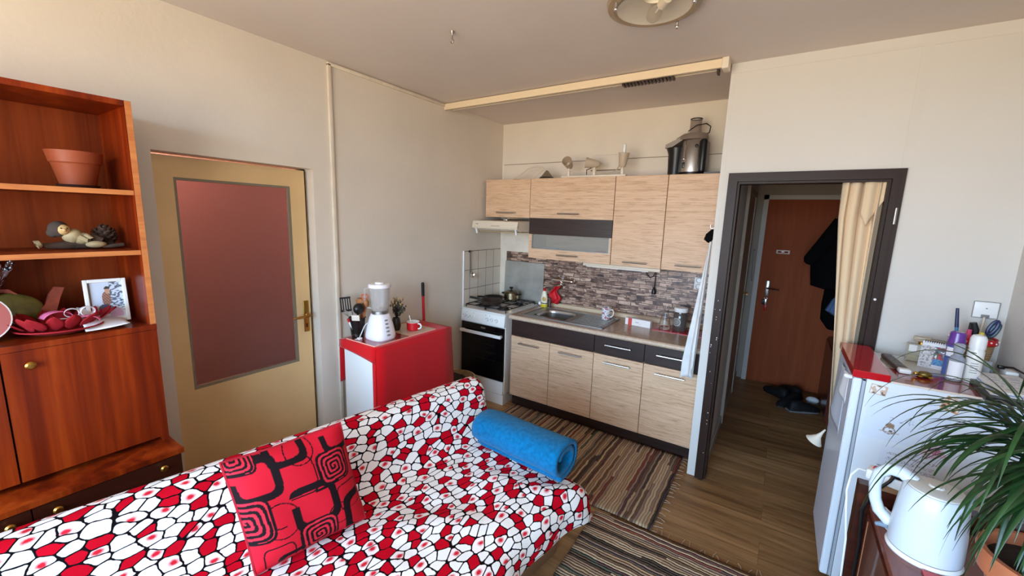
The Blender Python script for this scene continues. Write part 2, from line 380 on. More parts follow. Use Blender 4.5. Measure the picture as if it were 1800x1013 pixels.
def m_sofa():
    m, nt, bs = nodes('pebble_print_throw_fabric')
    t = N(nt, 'ShaderNodeTexCoord')
    mp = N(nt, 'ShaderNodeMapping', {'Vector': t.outputs['UV'], 'Scale': (19.5, 29, 1)}).outputs[0]
    d = nz(nt, mp, 1.3, 2)
    v = N(nt, 'ShaderNodeVectorMath', {0: mp, 1: N(nt, 'ShaderNodeCombineXYZ', {0: Mth(nt, 'MULTIPLY', d, .3), 1: Mth(nt, 'MULTIPLY', d, .3), 2: 0.0}).outputs[0]}, operation='ADD').outputs[0]
    e = N(nt, 'ShaderNodeTexVoronoi', {'Vector': v, 'Scale': 1.0, 'Randomness': .9}, feature='DISTANCE_TO_EDGE', voronoi_dimensions='2D').outputs['Distance']
    f1 = N(nt, 'ShaderNodeTexVoronoi', {'Vector': v, 'Scale': 1.0, 'Randomness': .9}, feature='F1', voronoi_dimensions='2D')
    f2 = N(nt, 'ShaderNodeTexVoronoi', {'Vector': v, 'Scale': 1.0, 'Randomness': .9}, feature='F2', voronoi_dimensions='2D')
    r0 = N(nt, 'ShaderNodeSeparateColor', {0: f1.outputs['Color']}).outputs[0]
    ps = N(nt, 'ShaderNodeSeparateXYZ', {0: f1.outputs['Position']})
    ci, cj = Mth(nt, 'FLOOR', ps.outputs[0]), Mth(nt, 'FLOOR', ps.outputs[1])
    res = Mth(nt, 'FLOORED_MODULO', Mth(nt, 'ADD', Mth(nt, 'ADD', ci, Mth(nt, 'MULTIPLY', cj, 2.0)), .5), 5.0)
    def cls(k): return Mth(nt, 'LESS_THAN', Mth(nt, 'ABSOLUTE', Mth(nt, 'SUBTRACT', res, k + .5)), .4)
    def lt(x): return Mth(nt, 'LESS_THAN', r0, x)
    isred = Mth(nt, 'MAXIMUM', Mth(nt, 'MULTIPLY', cls(0), lt(.9)), Mth(nt, 'MULTIPLY', cls(3), lt(.34)))
    isspot = Mth(nt, 'MAXIMUM', Mth(nt, 'MULTIPLY', cls(2), lt(.85)), Mth(nt, 'MULTIPLY', cls(4), lt(.18)))
    rd, wh = (*lin((186, 8, 30)), 1), (*lin((240, 234, 228)), 1)
    spot = ramp(nt, Mth(nt, 'ADD', f1.outputs['Distance'], Mth(nt, 'MULTIPLY', nz(nt, mp, 9, 2), .1)), [(.20, (0, 0, 0)), (.42, (255, 255, 255))])
    pink = N(nt, 'ShaderNodeMixRGB', {0: spot, 1: (*lin((206, 34, 50)), 1), 2: (*lin((244, 228, 222)), 1)}).outputs[0]
    c1 = N(nt, 'ShaderNodeMixRGB', {0: isspot, 1: wh, 2: pink}).outputs[0]
    c2 = N(nt, 'ShaderNodeMixRGB', {0: isred, 1: c1, 2: rd}).outputs[0]
    sf = N(nt, 'ShaderNodeTexVoronoi', {'Vector': v, 'Scale': 1.0, 'Randomness': .9, 'Smoothness': .8}, feature='SMOOTH_F1', voronoi_dimensions='2D')
    gap = Mth(nt, 'SUBTRACT', f1.outputs['Distance'], sf.outputs['Distance'])
    l1 = ramp(nt, e, [(.046, (0, 0, 0)), (.066, (255, 255, 255))]); l2 = ramp(nt, Mth(nt, 'MULTIPLY', gap, 5.0), [(.33, (255, 255, 255)), (.42, (0, 0, 0))])
    ln = Mth(nt, 'MINIMUM', l1, l2)
    c3 = N(nt, 'ShaderNodeMixRGB', {0: ln, 1: (*lin((16, 10, 12)), 1), 2: c2}).outputs[0]
    nt.links.new(c3, bs.inputs['Base Color']); bs.inputs['Roughness'].default_value = .85
    bs.inputs['Specular IOR Level'].default_value = .05
    bump(nt, bs, nz(nt, coords(nt), 11, 4), .25, .012)
    return m
M['throw'] = m_sofa()

def m_wicker():
    m, nt, bs = nodes('woven_wicker')
    w1 = N(nt, 'ShaderNodeTexWave', {'Vector': coords(nt, (1, 1, 1)), 'Scale': 42.0, 'Distortion': 3.0}, bands_direction='Z').outputs[0]
    w2 = nz(nt, coords(nt, (90, 90, 60)), 1.0, 3)
    f = Mth(nt, 'ADD', Mth(nt, 'MULTIPLY', w1, .6), Mth(nt, 'MULTIPLY', w2, .4))
    nt.links.new(ramp(nt, f, [(.25, (112, 82, 52)), (.55, (186, 148, 104)), (.8, (214, 180, 136))]), bs.inputs['Base Color'])
    bs.inputs['Roughness'].default_value = .7; bump(nt, bs, f, .6, .005)
    return m
M['wicker'] = m_wicker()

def m_pane():
    m, nt, bs = nodes('patterned_door_glass')
    f = nz(nt, coords(nt), 150, 3)
    bs.inputs['Base Color'].default_value = (*lin((190, 160, 154)), 1); bs.inputs['Specular IOR Level'].default_value = .05
    bs.inputs['Roughness'].default_value = .38; bs.inputs['Transmission Weight'].default_value = .9; bs.inputs['IOR'].default_value = 1.25
    bump(nt, bs, f, .5, .006)
    return m
M['pane'] = m_pane()

# ------------------------------------------------------------------ setting
struct(box((-.4, -5.5, -.1), (3.6, 1.75, 0)).build('floor', M['floor'], smooth=0, loc=(0, 0, 0)))
struct(box((-.4, -5.5, 2.6), (3.6, 1.75, 2.7)).build('ceiling', M['ceil'], smooth=0, loc=(0, 0, 2.6)))
DY0, DY1, DH = -2.838, -2.052, 1.941
struct(box((-.15, -5.5, 0), (0, DY0, 2.6)).box((-.15, DY1, 0), (0, .1, 2.6)).box((-.15, DY0, DH), (0, DY1, 2.6)).build('wall_left', M['wall'], smooth=0, loc=(0, 0, 0)))
struct(box((0, 0, 0), (2.112, .1, 2.6)).build('wall_back', M['wall'], smooth=0, loc=(0, 0, 0)))
struct(box((2.112, -.742, 0), (2.2, 1.65, 2.6)).build('wall_partition', M['wallw'], smooth=0, loc=(2.112, 0, 0)))
FX0, FX1, FH = 2.162, 2.9485, 1.984
struct(box((2.2, -.742, FH-.05), (3.387, -.642, 2.6)).box((FX1-.05, -.742, 0), (3.387, -.642, FH-.05)).build('wall_front', M['wallw'], smooth=0, loc=(2.2, 0, 0)))
struct(box((3.387, -5.5, 0), (3.5, -.642, 2.6)).build('wall_right', M['wallw'], smooth=0, loc=(3.387, 0, 0)))
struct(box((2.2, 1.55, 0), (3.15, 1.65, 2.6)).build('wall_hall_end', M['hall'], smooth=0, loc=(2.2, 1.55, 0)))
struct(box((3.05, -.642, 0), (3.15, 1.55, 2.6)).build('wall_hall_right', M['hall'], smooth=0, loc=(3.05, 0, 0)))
WX0, WX1, WZ0, WZ1 = .3, 3.1, .7, 2.35
struct(box((-.15, -5.5, 0), (WX0, -5.35, 2.6)).box((WX1, -5.5, 0), (3.5, -5.35, 2.6)).box((WX0, -5.5, 0), (WX1, -5.35, WZ0)).box((WX0, -5.5, WZ1), (WX1, -5.35, 2.6))
       .build('wall_window', M['wallw'], smooth=0, loc=(0, -5.35, 0)))
# conduit strips on the left wall
struct(box((0, -1.932, .2), (.016, -1.908, 2.585), .003).box((0, -1.932, 2.572), (.016, -.87, 2.592), .003).build('trim_1', M['cream'], loc=(0, -1.92, .2)))
# tiles, stone print and boards of the kitchen niche
struct(box((0, -.60, .3), (.009, -.008, 1.364)).build('wall_tiles', M['tiles'], smooth=0, loc=(0, -.6, .824-.18*3)))
struct(box((.0, -.606, .3), (.012, -.6, 1.368)).build('trim_2', M['whitep'], smooth=0))
struct(box((.09, -.006, .80), (2.112, 0, 1.345)).build('wall_stone', M['stone'], smooth=0, loc=(.09, 0, .8)))
struct(box((.012, -.012, .3), (.09, 0, 1.53)).box((.09, -.012, 1.345), (.534, 0, 1.53)).build('trim_3', M['cream'], smooth=0))
struct(box((.03, -.012, 2.0), (2.112, 0, 2.208), .002).build('trim_4', M['wall'], smooth=0))
struct(box((.03, -.0128, 2.2075), (2.112, 0, 2.2115)).box((.974, -.0365, 2.118), (1.266, -.012, 2.122)).build('trim_shadow_line', mat('painted_shadow_line', (120, 100, 84), .9), smooth=0))  # dark strips painting the shadow line on the board top and under the cover
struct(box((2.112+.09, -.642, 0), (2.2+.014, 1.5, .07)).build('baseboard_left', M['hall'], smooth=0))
# raised plaster strips over the doorway
struct(box((2.925, -.744, FH+.004), (2.968, -.742, 2.56)).box((2.112, -.7445, 2.545), (3.387, -.742, 2.56)).box((2.134, -.7435, 1.0), (2.137, -.742, 2.54)).build('trim_5', M['wallw'], smooth=0))
# dark steel door frame, two steps
mb = MB()
def frame_bar(mb, w0, w1, y0, y1):
    mb.box((FX0+w0, y0, 0), (FX0+w1, y1, FH-w0)).box((FX1-w1, y0, 0), (FX1-w0, y1, FH-w0)).box((FX0+w1, y0, FH-w1), (FX1-w1, y1, FH-w0))
frame_bar(mb, 0, .03, -.758, -.742); frame_bar(mb, .024, .05, -.768, -.64); frame_bar(mb, .05, .062, -.74, -.64)
tr = struct(mb.build('trim_6', M['dframe'], smooth=0, loc=(FX0, -.742, 0)))
mb = MB()
random.seed(3)
for k in range(16):
    z = random.uniform(.12, 1.3); x = FX0 + random.choice((.008, .02, .036)); h = random.uniform(.002, .008)
    mb.box((x, -.7595 if x < FX0+.024 else -.7695, z), (x+random.uniform(.002, .005), -.757, z+h))
mb.build('paint_chip', M['whitep'], tr, smooth=0)
mb = MB().cyl((2.911, -.768, 1.323), (2.911, -.774, 1.323), .006); mb.build('screw_cap', M['whitep'], tr)
MB().cyl((2.93, -.772, 1.71), (2.93, -.772, 1.79), .007).build('hinge', M['steeld'], tr)

# left door (yellowed, obscured glass)
d = MB()
X = -.055
d.box((X-.04, DY0+.004, .006), (X, -2.745, DH-.012)).box((X-.04, -2.17, .006), (X, DY1-.026, DH-.012)).box((X-.04, -2.745, .006), (X, -2.17, .722)).box((X-.04, -2.745, 1.828), (X, -2.17, DH-.012))
door = struct(d.build('door_1', M['yellowdoor'], smooth=0, loc=(X, DY0, 0)))
box((X-.028, -2.745, .72), (X-.02, -2.17, 1.83)).build('pane', M['pane'], door, smooth=0)
b = MB()
for a in (((X-.02, -2.745, .722), (X-.002, -2.733, 1.828)), ((X-.02, -2.184, .722), (X-.002, -2.17, 1.828)), ((X-.02, -2.733, 1.815), (X-.002, -2.184, 1.828)), ((X-.02, -2.733, .722), (X-.002, -2.184, .738))): b.box(*a)
b.build('glazing_bead', M['bead'], door, smooth=0)
pl = MB().box((X, -2.128, .91), (X+.006, -2.094, 1.115), .015, 3).build('lock_plate', M['brass'], door)
MB().tube([(X, -2.11, 1.022), (X+.045, -2.11, 1.022), (X+.05, -2.125, 1.022), (X+.047, -2.20, 1.02), (X+.04, -2.215, 1.018)], [.01, .009, .009, .007, .005]).ball((X+.006, -2.11, 1.022), .016).build('door_handle', M['brass'], door)
box((X+.005, -2.115, .94), (X+.0075, -2.107, .965)).build('keyhole', M['blackm'], door, smooth=0)
struct(box((-.149, DY1-.022, 0), (-.09, DY1, DH)).build('trim_gap_shade', M['gapblack'], smooth=0))  # dark strip standing in for the shade in the gap beside the door
# the room behind the glazed door, plus an added light to brighten its pane
mv = mat('mauve_wall_paint', (152, 112, 108), .9)
struct(box((-1.5, -3.5, 0), (-1.4, -1.4, 2.6)).box((-1.4, -3.5, 0), (-.15, -3.4, 2.6)).box((-1.4, -1.5, 0), (-.15, -1.4, 2.6)).build('wall_back_room', mv, smooth=0, loc=(-1.4, -2.4, 0)))
struct(box((-1.5, -3.5, -.1), (-.4, -1.4, 0)).build('floor_back_room', M['gapblack'], smooth=0)); struct(box((-1.5, -3.5, 2.6), (-.4, -1.4, 2.7)).build('ceiling_back_room', M['ceil'], smooth=0))
pt = bpy.data.lights.new('pane_fill_light', 'POINT'); pt.energy = 80; pt.color = (1, .84, .74); pt.shadow_soft_size = .12
po = bpy.data.objects.new('pane_fill_light', pt); C.objects.link(po); po.location = (-1.05, -2.8, 2.42)

# entrance door at the end of the hall
ed = struct(box((2.306, 1.52, .005), (3.05, 1.549, 1.955)).build('door_2', M['entr'], smooth=0, loc=(2.306, 1.52, 0)))
box((2.43, 1.514, 1.405), (2.548, 1.52, 1.445), .01).build('mail_slot', M['cream'], ed)
box((2.445, 1.511, 1.416), (2.533, 1.515, 1.434), .006).build('slot_flap', M['redwood'], ed)
box((2.378, 1.512, .95), (2.412, 1.52, 1.118), .004).build('lock_plate', M['steel'], ed)
MB().tube([(2.395, 1.515, 1.04), (2.395, 1.47, 1.04), (2.41, 1.462, 1.04), (2.50, 1.462, 1.037)], .009).build('door_handle', M['chrome'], ed)
struct(box((2.262, 1.505, 0), (2.306, 1.55, 2.0)).box((2.262, 1.505, 1.955), (3.05, 1.55, 2.0)).build('trim_8', M['wallw'], smooth=0))
# brown side door in the hall's left wall
hd = struct(box((2.2, .25, .01), (2.212, 1.0, 1.94)).build('door_3', M['halldoor'], smooth=0, loc=(2.2, .25, 0)))
MB().tube([(2.212, .93, 1.045), (2.25, .93, 1.045), (2.252, .90, 1.045), (2.25, .83, 1.045)], .008).build('door_handle', M['brass'], hd)
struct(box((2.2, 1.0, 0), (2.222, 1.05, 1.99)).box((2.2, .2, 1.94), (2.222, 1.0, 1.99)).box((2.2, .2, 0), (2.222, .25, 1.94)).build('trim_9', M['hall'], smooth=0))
# ------------------------------------------------------------------ kitchen units
def bar_handle(parent, x0, x1, y, z, r=.0065):
    """horizontal bar handle standing off a front at y"""
    mb = MB().cyl((x0, y-.028, z), (x1, y-.028, z), r, n=10)
    for x in (x0+.018, x1-.018): mb.cyl((x, y, z), (x, y-.028, z), r*.8, n=8)
    return mb.build('handle', M['steel'], parent)
def door_panel(parent, name, a, b, m=None):
    return box(a, b, .0015, 1).build(name, M[m or 'oak'], parent, smooth=0)

UY = -.32
UX = [.037, .534, 1.316, 1.717, 2.11]
def carcass(t, x0, x1, z0, z1, shelf=None):
    mb = MB().box((x0+.001, UY+.02, z0), (x0+.017, -.009, z1)).box((x1-.017, UY+.02, z0), (x1-.001, -.009, z1))
    mb.box((x0+.017, UY+.02, z0), (x1-.017, -.009, z0+.016)).box((x0+.017, UY+.02, z1-.016), (x1-.017, -.009, z1)).box((x0+.017, -.014, z0+.016), (x1-.017, -.009, z1-.016))
    if shelf: mb.box((x0+.017, UY+.02, shelf-.008), (x1-.017, -.014, shelf+.008))
    return mb.build('carcass', M['oak'], t, smooth=0)
ZT, ZU, ZH = 2.034, 1.331, 1.688
g = 'wall cupboards of the kitchen'
t = thing('wall_cupboard', 'small short light-oak wall cupboard directly above the cooker hood', 'cupboard', (.28, -.01, ZH), g)
carcass(t, UX[0], UX[1], ZH, ZT)
p = door_panel(t, 'door', (UX[0]+.001, UY, ZH), (UX[1]-.002, UY+.018, ZT)); bar_handle(p, .182, .388, UY, 1.731)
t = thing('wall_cupboard', 'wide light-oak wall cupboard with dark band and frosted glass strip', 'cupboard', (.92, -.01, ZU), g)
carcass(t, UX[1], UX[2], ZU, ZT, 1.69)
p = door_panel(t, 'flap_door', (UX[1]+.002, UY, 1.692), (UX[2]-.003, UY+.018, ZT)); bar_handle(p, .826, 1.022, UY, 1.732)
fl = MB().box((UX[1]+.002, UY, 1.546), (UX[2]-.003, UY+.018, 1.688)).build('dark_panel', M['wenge'], t, smooth=0)
p = MB().box((UX[1]+.002, UY, ZU), (UX[2]-.003, UY+.018, 1.417)).box((UX[1]+.002, UY, 1.417), (.566, UY+.018, 1.546)).box((1.300, UY, 1.417), (UX[2]-.003, UY+.018, 1.546)).build('glass_flap', M['oak'], t, smooth=0)
bar_handle(p, .834, 1.03, UY, 1.375)
MB().box((.566, UY+.006, 1.417), (1.300, UY+.011, 1.546)).build('frosted_pane', M['frost'], p, smooth=0)
MB().box((.566, UY-.001, 1.417), (.573, UY+.006, 1.546)).box((1.293, UY-.001, 1.417), (1.3, UY+.006, 1.546)).box((.573, UY-.001, 1.417), (1.293, UY+.006, 1.422)).build('pane_edging', M['steeld'], p, smooth=0)
t = thing('wall_cupboard', 'tall single-door light-oak wall cupboard right of the frosted glass strip', 'cupboard', (1.516, -.01, ZU), g)
carcass(t, UX[2], UX[3], ZU, ZT)
p = door_panel(t, 'door', (UX[2]+.002, UY, ZU), (UX[3]-.003, UY+.018, ZT)); bar_handle(p, 1.424, 1.614, UY, 1.366)
t = thing('wall_cupboard', 'tall single-door light-oak wall cupboard beneath the juicer, next to partition', 'cupboard', (1.914, -.01, ZU), g)
carcass(t, UX[3], UX[4], ZU, ZT)
p = door_panel(t, 'door', (UX[3]+.003, UY, ZU), (UX[4]-.004, UY+.018, ZT)); bar_handle(p, 1.822, 2.0, UY, 1.374)
# dishes behind the frosted strip
tag(MB().lathe([(0, 0), (.034, 0), (.042, .05), (.045, .085), (.041, .085), (.036, .01), (0, .008)], (1.205, -.262, ZU+.016)).build('plastic_cup', M['red']), 'red cup seen blurred behind the frosted glass strip', 'cup')
tag(MB().lathe([(0, 0), (.04, 0), (.085, .05), (.09, .075), (.084, .075), (.036, .012), (0, .01)], (.69, -.21, ZU+.016)).build('bowl', M['white']), 'white bowl seen blurred behind the frosted glass strip', 'bowl')

# lower units
LY = -.60
LX = [.5585, .944, 1.335, 1.7245, 2.108]
ZD0, ZD1, ZP0, ZP1 = .106, .658, .664, .803
g = 'base units of the kitchen'
def base_unit(xs, label, drawers):
    x0, x1 = xs[0], xs[-1]
    t = thing('base_cupboard', label, 'cupboard', ((x0+x1)/2, -.01, 0), g)
    MB().box((x0+.001, LY+.02, .10), (x0+.017, -.06, .804)).box((x1-.017, LY+.02, .10), (x1-.001, -.06, .804)).box((x0+.017, LY+.02, .10), (x1-.017, -.06, .116)).box((x0+.017, -.066, .116), (x1-.017, -.06, .804)).build('carcass', M['oak'], t, smooth=0)
    box((x0, LY+.05, 0), (x1, LY+.066, .10)).build('plinth', M['wenge'], t, smooth=0)
    for a, b in zip(xs, xs[1:]):
        p = door_panel(t, 'door', (a+.002, LY, ZD0), (b-.002, LY+.018, ZD1))
        c = (a+b)/2; bar_handle(p, c-.10, c+.10, LY, .607)
    if drawers:
        for a, b in zip(xs, xs[1:]):
            p = door_panel(t, 'drawer', (a+.002, LY, ZP0), (b-.002, LY+.018, ZP1), 'wenge'); c = (a+b)/2; bar_handle(p, c-.10, c+.10, LY, .745)
    else: door_panel(t, 'dark_front_panel', (x0+.002, LY, ZP0), (x1-.002, LY+.018, ZP1), 'wenge')
base_unit(LX[:3], 'two-door light-oak base cupboard under the sink with plain dark front panel', False)
base_unit(LX[2:4], 'one-door light-oak base cupboard with dark drawer, right of the sink cupboard', True)
base_unit(LX[3:], 'one-door light-oak base cupboard with dark drawer, partly behind hanging towel', True)

# worktop with a cut-out for the basin
BX0, BX1, BY0, BY1 = .70, 1.03, -.50, -.19
WX_0, WX_1, WT = .545, 2.11, .844
mb = MB().box((WX_0, -.605, .806), (BX0, -.008, WT)).box((BX1, -.605, .806), (WX_1, -.008, WT)).box((BX0, -.605, .806), (BX1, BY0, WT)).box((BX0, BY1, .806), (BX1, -.008, WT))
wt = tag(mb.build('worktop', M['worktop'], smooth=0), 'speckled beige laminate worktop running from cooker to partition', 'worktop')
MB().cyl((WX_0, -.607, .825), (WX_1, -.607, .825), .019, n=16).build('front_edge', M['wtedge'], wt)
MB().prism([(-.008, WT), (-.034, WT), (-.03, WT+.03), (-.014, WT+.036), (-.008, WT+.036)], 'x', .60, WX_1).build('upstand', M['upst'], wt, smooth=0)
# inset sink
t = thing('kitchen_sink', 'stainless steel inset sink with ribbed drainer let into the worktop', 'sink', (1.0, -.35, WT))
SX0, SX1, SY0, SY1 = .63, 1.375, -.555, -.145
zs = WT + .001
mb = MB().box((SX0, SY0, zs), (BX0+.01, SY1, zs+.004)).box((BX1-.01, SY0, zs), (SX1, SY1, zs+.004)).box((BX0+.01, SY0, zs), (BX1-.01, BY0+.01, zs+.004)).box((BX0+.01, BY1-.01, zs), (BX1-.01, SY1, zs+.004))
mb.box((SX0, SY0, zs+.004), (SX1, SY0+.008, zs+.008)).box((SX0, SY1-.008, zs+.004), (SX1, SY1, zs+.008)).box((SX0, SY0, zs+.004), (SX0+.008, SY1, zs+.008)).box((SX1-.008, SY0, zs+.004), (SX1, SY1, zs+.008))
for k in range(8): mb.box((1.08, SY0+.05+k*.043, zs+.004), (1.34, SY0+.058+k*.043, zs+.007))
mb.build('rim_and_drainer', M['steeld'], t, smooth=0)
def basin(u, v):
    a = 2*PI*u; hx, hy = (BX1-BX0)/2-.012, (BY1-BY0)/2-.012
    ca, sa = math.cos(a), math.sin(a); s = (abs(ca)**5 + abs(sa)**5) ** (-1/5)
    k, dz = (1.0, 0) if v < .05 else ((.95, -.14*min(1, v/.55)) if v < .56 else (max(0, .93*(1-(v-.55)/.45)), -.145))
    return ((BX0+BX1)/2 + hx*ca*s*k, (BY0+BY1)/2 + hy*sa*s*k, zs+.003+dz)
MB().grid(40, 20, basin).build('basin', M['steel'], t, smooth=60)
MB().lathe([(0, .002), (.03, .002), (.034, 0)], (.865, -.345, zs-.141)).build('drain', M['chrome'], t)
# wall tap
t = thing('wall_tap', 'chrome wall-mounted mixer tap above the sink on stone-print panel', 'tap', (.78, -.01, 1.11))
mb = MB()
for x in (.70, .85): mb.lathe([(.03, 0), (.028, .012), (.016, .02), (.014, .055)], (x, -.006, 1.11), ax='y', R=Matrix(((1,0,0),(0,0,-1),(0,1,0))))
mb.cyl((.685, -.06, 1.11), (.866, -.06, 1.11), .025).ball((.866, -.06, 1.11), .025).ball((.685, -.06, 1.11), .025)
mb.build('mixer_body', M['chrome'], t)
MB().cyl((.775, -.06, 1.125), (.775, -.06, 1.155), .02).tube([(.775, -.06, 1.15), (.775, -.10, 1.16), (.775, -.15, 1.168)], [.012, .009, .007]).build('lever', M['chrome'], t)
MB().tube([(.775, -.06, 1.10), (.775, -.065, 1.075), (.72, -.13, 1.066), (.66, -.20, 1.064), (.652, -.21, 1.05)], .011).build('spout', M['chrome'], t)

# ------------------------------------------------------------------ cooker
t = thing('gas_cooker', 'white freestanding gas cooker with black oven door in the corner', 'cooker', (.276, -.36, 0))
KX0, KX1, KY0, KY1, KZ = .03, .520, -.655, -.06, .838
box((KX0, KY0+.021, .095), (KX1, KY1, KZ), .004).build('body', M['white'], t, smooth=0)
MB().prism([(KY0+.02, .722), (KY0-.006, .728), (KY0+.006, KZ-.012), (KY0+.02, KZ)], 'x', KX0, KX1).build('control_panel', M['white'], t, smooth=0)
for i, x in enumerate((.075, .115, .155, .335, .385, .435)):
    k = MB().lathe([(0, .024), (.012, .024), (.015, .018), (.016, 0)], (x, KY0-.001, .778), n=16, R=Matrix(((1,0,0),(0,0,-1),(0,1,0)))).build('knob', M['whitep'], t)
    box((x-.002, KY0-.0265, .778), (x+.002, KY0-.025, .792)).build('knob_mark', M['grey'], k, smooth=0)
mb = MB()
for x in (.095, .175, .315, .36): mb.box((x-.0025, KY0-.0035, .808), (x+.0025, KY0-.001, .813))
mb.build('panel_marks', M['grey'], t, smooth=0)
od = box((KX0+.004, KY0, .222), (KX1-.004, KY0+.018, .716), .004).build('oven_door', M['blackglass'], t, smooth=0)
MB().box((KX0+.012, KY0-.042, .628), (KX1-.012, KY0-.022, .656), .005).box((KX0+.02, KY0-.03, .632), (KX0+.045, KY0, .652)).box((KX1-.045, KY0-.03, .632), (KX1-.02, KY0, .652)).build('door_handle', M['whitep'], od, smooth=0)
box((.262, KY0-.0015, .682), (.312, KY0+.001, .698)).build('maker_mark', M['steeld'], od, smooth=0)
mb = MB()
for k in range(3): mb.box((.09, KY0-.001, .40+.07*k), (.43, KY0+.0002, .4025+.07*k))
mb.build('rack_glint', mat('oven_rack_grey', (30, 29, 30), .3), od, smooth=0)
box((KX0+.004, KY0+.002, .098), (KX1-.004, KY0+.02, .217), .003).build('storage_drawer', M['white'], t, smooth=0)
box((KX0+.002, KY0+.008, 0), (KX1-.002, KY1-.01, .093)).build('plinth', M['white'], t, smooth=0)
box((KX0, KY0, KZ), (KX1, KY1, KZ+.01), .004).build('hob_plate', M['white'], t, smooth=0)
BC = [(.155, -.49, .036), (.395, -.49, .046), (.155, -.22, .046), (.395, -.22, .036)]
for x, y, r in BC:
    MB().lathe([(r+.012, 0), (r+.01, .006), (r, .008), (r, .016), (r*.9, .02), (0, .021)], (x, y, KZ+.01), n=20).build('burner', M['iron'], t)
for x0, x1 in ((.05, .27), (.28, .50)):
    mb = MB(); z = KZ + .036; r = .0045
    mb.tube([(x0, -.61, z), (x1, -.61, z), (x1, -.10, z), (x0, -.10, z)], r, 6, closed=True).tube([(x0, -.355, z), (x1, -.355, z)], r, 6)
    for (x, y, q) in BC:
        if x0 < x < x1:
            for a in range(4):
                dx, dy = ((1, 0), (-1, 0), (0, 1), (0, -1))[a]; L = .105 if dx else .12
                mb.tube([(x+dx*.03, y+dy*.03, z), (x+dx*L, y+dy*L, z)], r, 6)
    for x in (x0, x1):
        for y in (-.61, -.10): mb.cyl((x, y, KZ+.01), (x, y, z), .005, n=6)
    mb.build('pan_support', M['iron'], t)
ZG = KZ + .041
# pans on the hob
t = thing('frying_pan', 'large dark frying pan at the front of the hob, handle to the left', 'pan', (.24, -.47, ZG))
MB().lathe([(0, 0), (.09, 0), (.112, .035), (.115, .038), (.11, .038), (.088, .006), (0, .005)], (.24, -.47, ZG), n=32).build('pan_body', mat('seasoned_iron', (52, 38, 32), .4, bmp=(40, .2, .003)), t)
MB().tube([(.14, -.505, ZG+.032), (.09, -.53, ZG+.045), (.045, -.55, ZG+.05)], [.009, .011, .012]).build('pan_handle', M['black'], t)
t = thing('frying_pan', 'shallow black frying pan behind the large one, half hidden', 'pan', (.13, -.285, ZG))
MB().lathe([(0, 0), (.075, 0), (.095, .028), (.098, .030), (.093, .03), (.073, .006), (0, .005)], (.13, -.285, ZG), n=32).build('pan_body', M['iron'], t)
MB().tube([(.07, -.355, ZG+.026), (.05, -.39, ZG+.032), (.034, -.42, ZG+.034)], [.007, .009, .009]).build('pan_handle', M['black'], t)
t = thing('cooking_pot', 'small steel cooking pot with lid at the back of the hob', 'pot', (.30, -.185, ZG))
PX, PY = .215, -.165
PX = .262
t.location = (PX, PY, ZG); ORG[t.name] = Vector((PX, PY, ZG))
MB().lathe([(0, 0), (.064, 0), (.072, .008), (.072, .068), (.076, .071), (.07, .071), (.068, .01), (0, .008)], (PX, PY, ZG), n=32).build('pot_body', mat('brassy_steel', (196, 176, 140), .25, 1), t)
for s in (-1, 1): MB().tube([(PX+s*.07, PY-.025, ZG+.055), (PX+s*.10, PY-.02, ZG+.058), (PX+s*.10, PY+.02, ZG+.058), (PX+s*.07, PY+.025, ZG+.055)], .006).build('pot_handle', M['blackm'], t)
l = MB().lathe([(.077, .0), (.077, .004), (.05, .018), (.012, .024), (0, .024)], (PX, PY, ZG+.072), n=32).build('pot_lid', mat('smoked_steel_lid', (120, 106, 86), .18, 1), t)
MB().lathe([(.008, 0), (.008, .012), (.019, .016), (.021, .026), (.016, .031), (0, .032)], (PX, PY, ZG+.095), n=16).build('lid_knob', M['black'], l)
# splash plate, ladle
tag(MB(Matrix.Translation((0, 0, 0))).prism([(-.03, .848), (-.026, .848), (-.014, 1.248), (-.018, 1.248)], 'x', .083, .545).build('splash_plate', M['splash'], smooth=0), 'grey metal splash plate standing behind the cooker', 'splash plate')
t = thing('ladle', 'small steel ladle hanging from a hook on the white wall tiles', 'ladle', (.02, -.52, 1.12))
MB().tube([(.012, -.531, 1.35), (.02, -.530, 1.37), (.03, -.529, 1.362), (.022, -.526, 1.33), (.02, -.515, 1.15)], .0055, 6).build('ladle_handle', mat('tarnished_steel', (112, 102, 92), .4, .6), t)
MB().lathe([(0, -.026), (.024, -.018), (.032, 0), (.029, 0), (.021, -.015), (0, -.021)], (.046, -.51, 1.135), n=16, R=Matrix.Rotation(.9, 3, 'Y')).build('ladle_bowl', M['chrome'], t)
MB().cyl((.009, -.531, 1.36), (.026, -.531, 1.36), .008).build('hook', M['black'], t)

# ------------------------------------------------------------------ cooker hood
t = thing('cooker_hood', 'slim cream cooker hood with push buttons over the gas cooker', 'cooker hood', (.29, -.01, 1.56))
HX0, HX1 = .034, .532
MB().prism([(-.50, 1.585), (-.505, 1.60), (-.49, 1.642), (-.47, 1.648), (-.012, 1.672), (-.012, 1.556), (-.45, 1.562)], 'x', HX0, HX1).build('hood_body', M['cream'], t, smooth=0)
MB().prism([(-.515, 1.582), (-.522, 1.598), (-.506, 1.65), (-.49, 1.652), (-.50, 1.585)], 'x', HX0, HX1).build('front_rail', M['beige'], t, smooth=0)
mb = MB()
for k in range(6): mb.box((.25+k*.016, -.5195, 1.602), (.261+k*.016, -.505, 1.61))
mb.build('push_buttons', M['black'], t, smooth=0)
box((.075, -.516, 1.618), (.10, -.505, 1.624)).build('maker_mark', M['grey'], t, smooth=0)
for x in (HX0+.03, HX1-.03): MB().prism([(-.505, 1.588), (-.49, 1.588), (-.47, 1.535), (-.485, 1.533)], 'x', x-.007, x+.007).build('visor_arm', M['whitep'], t, smooth=0)
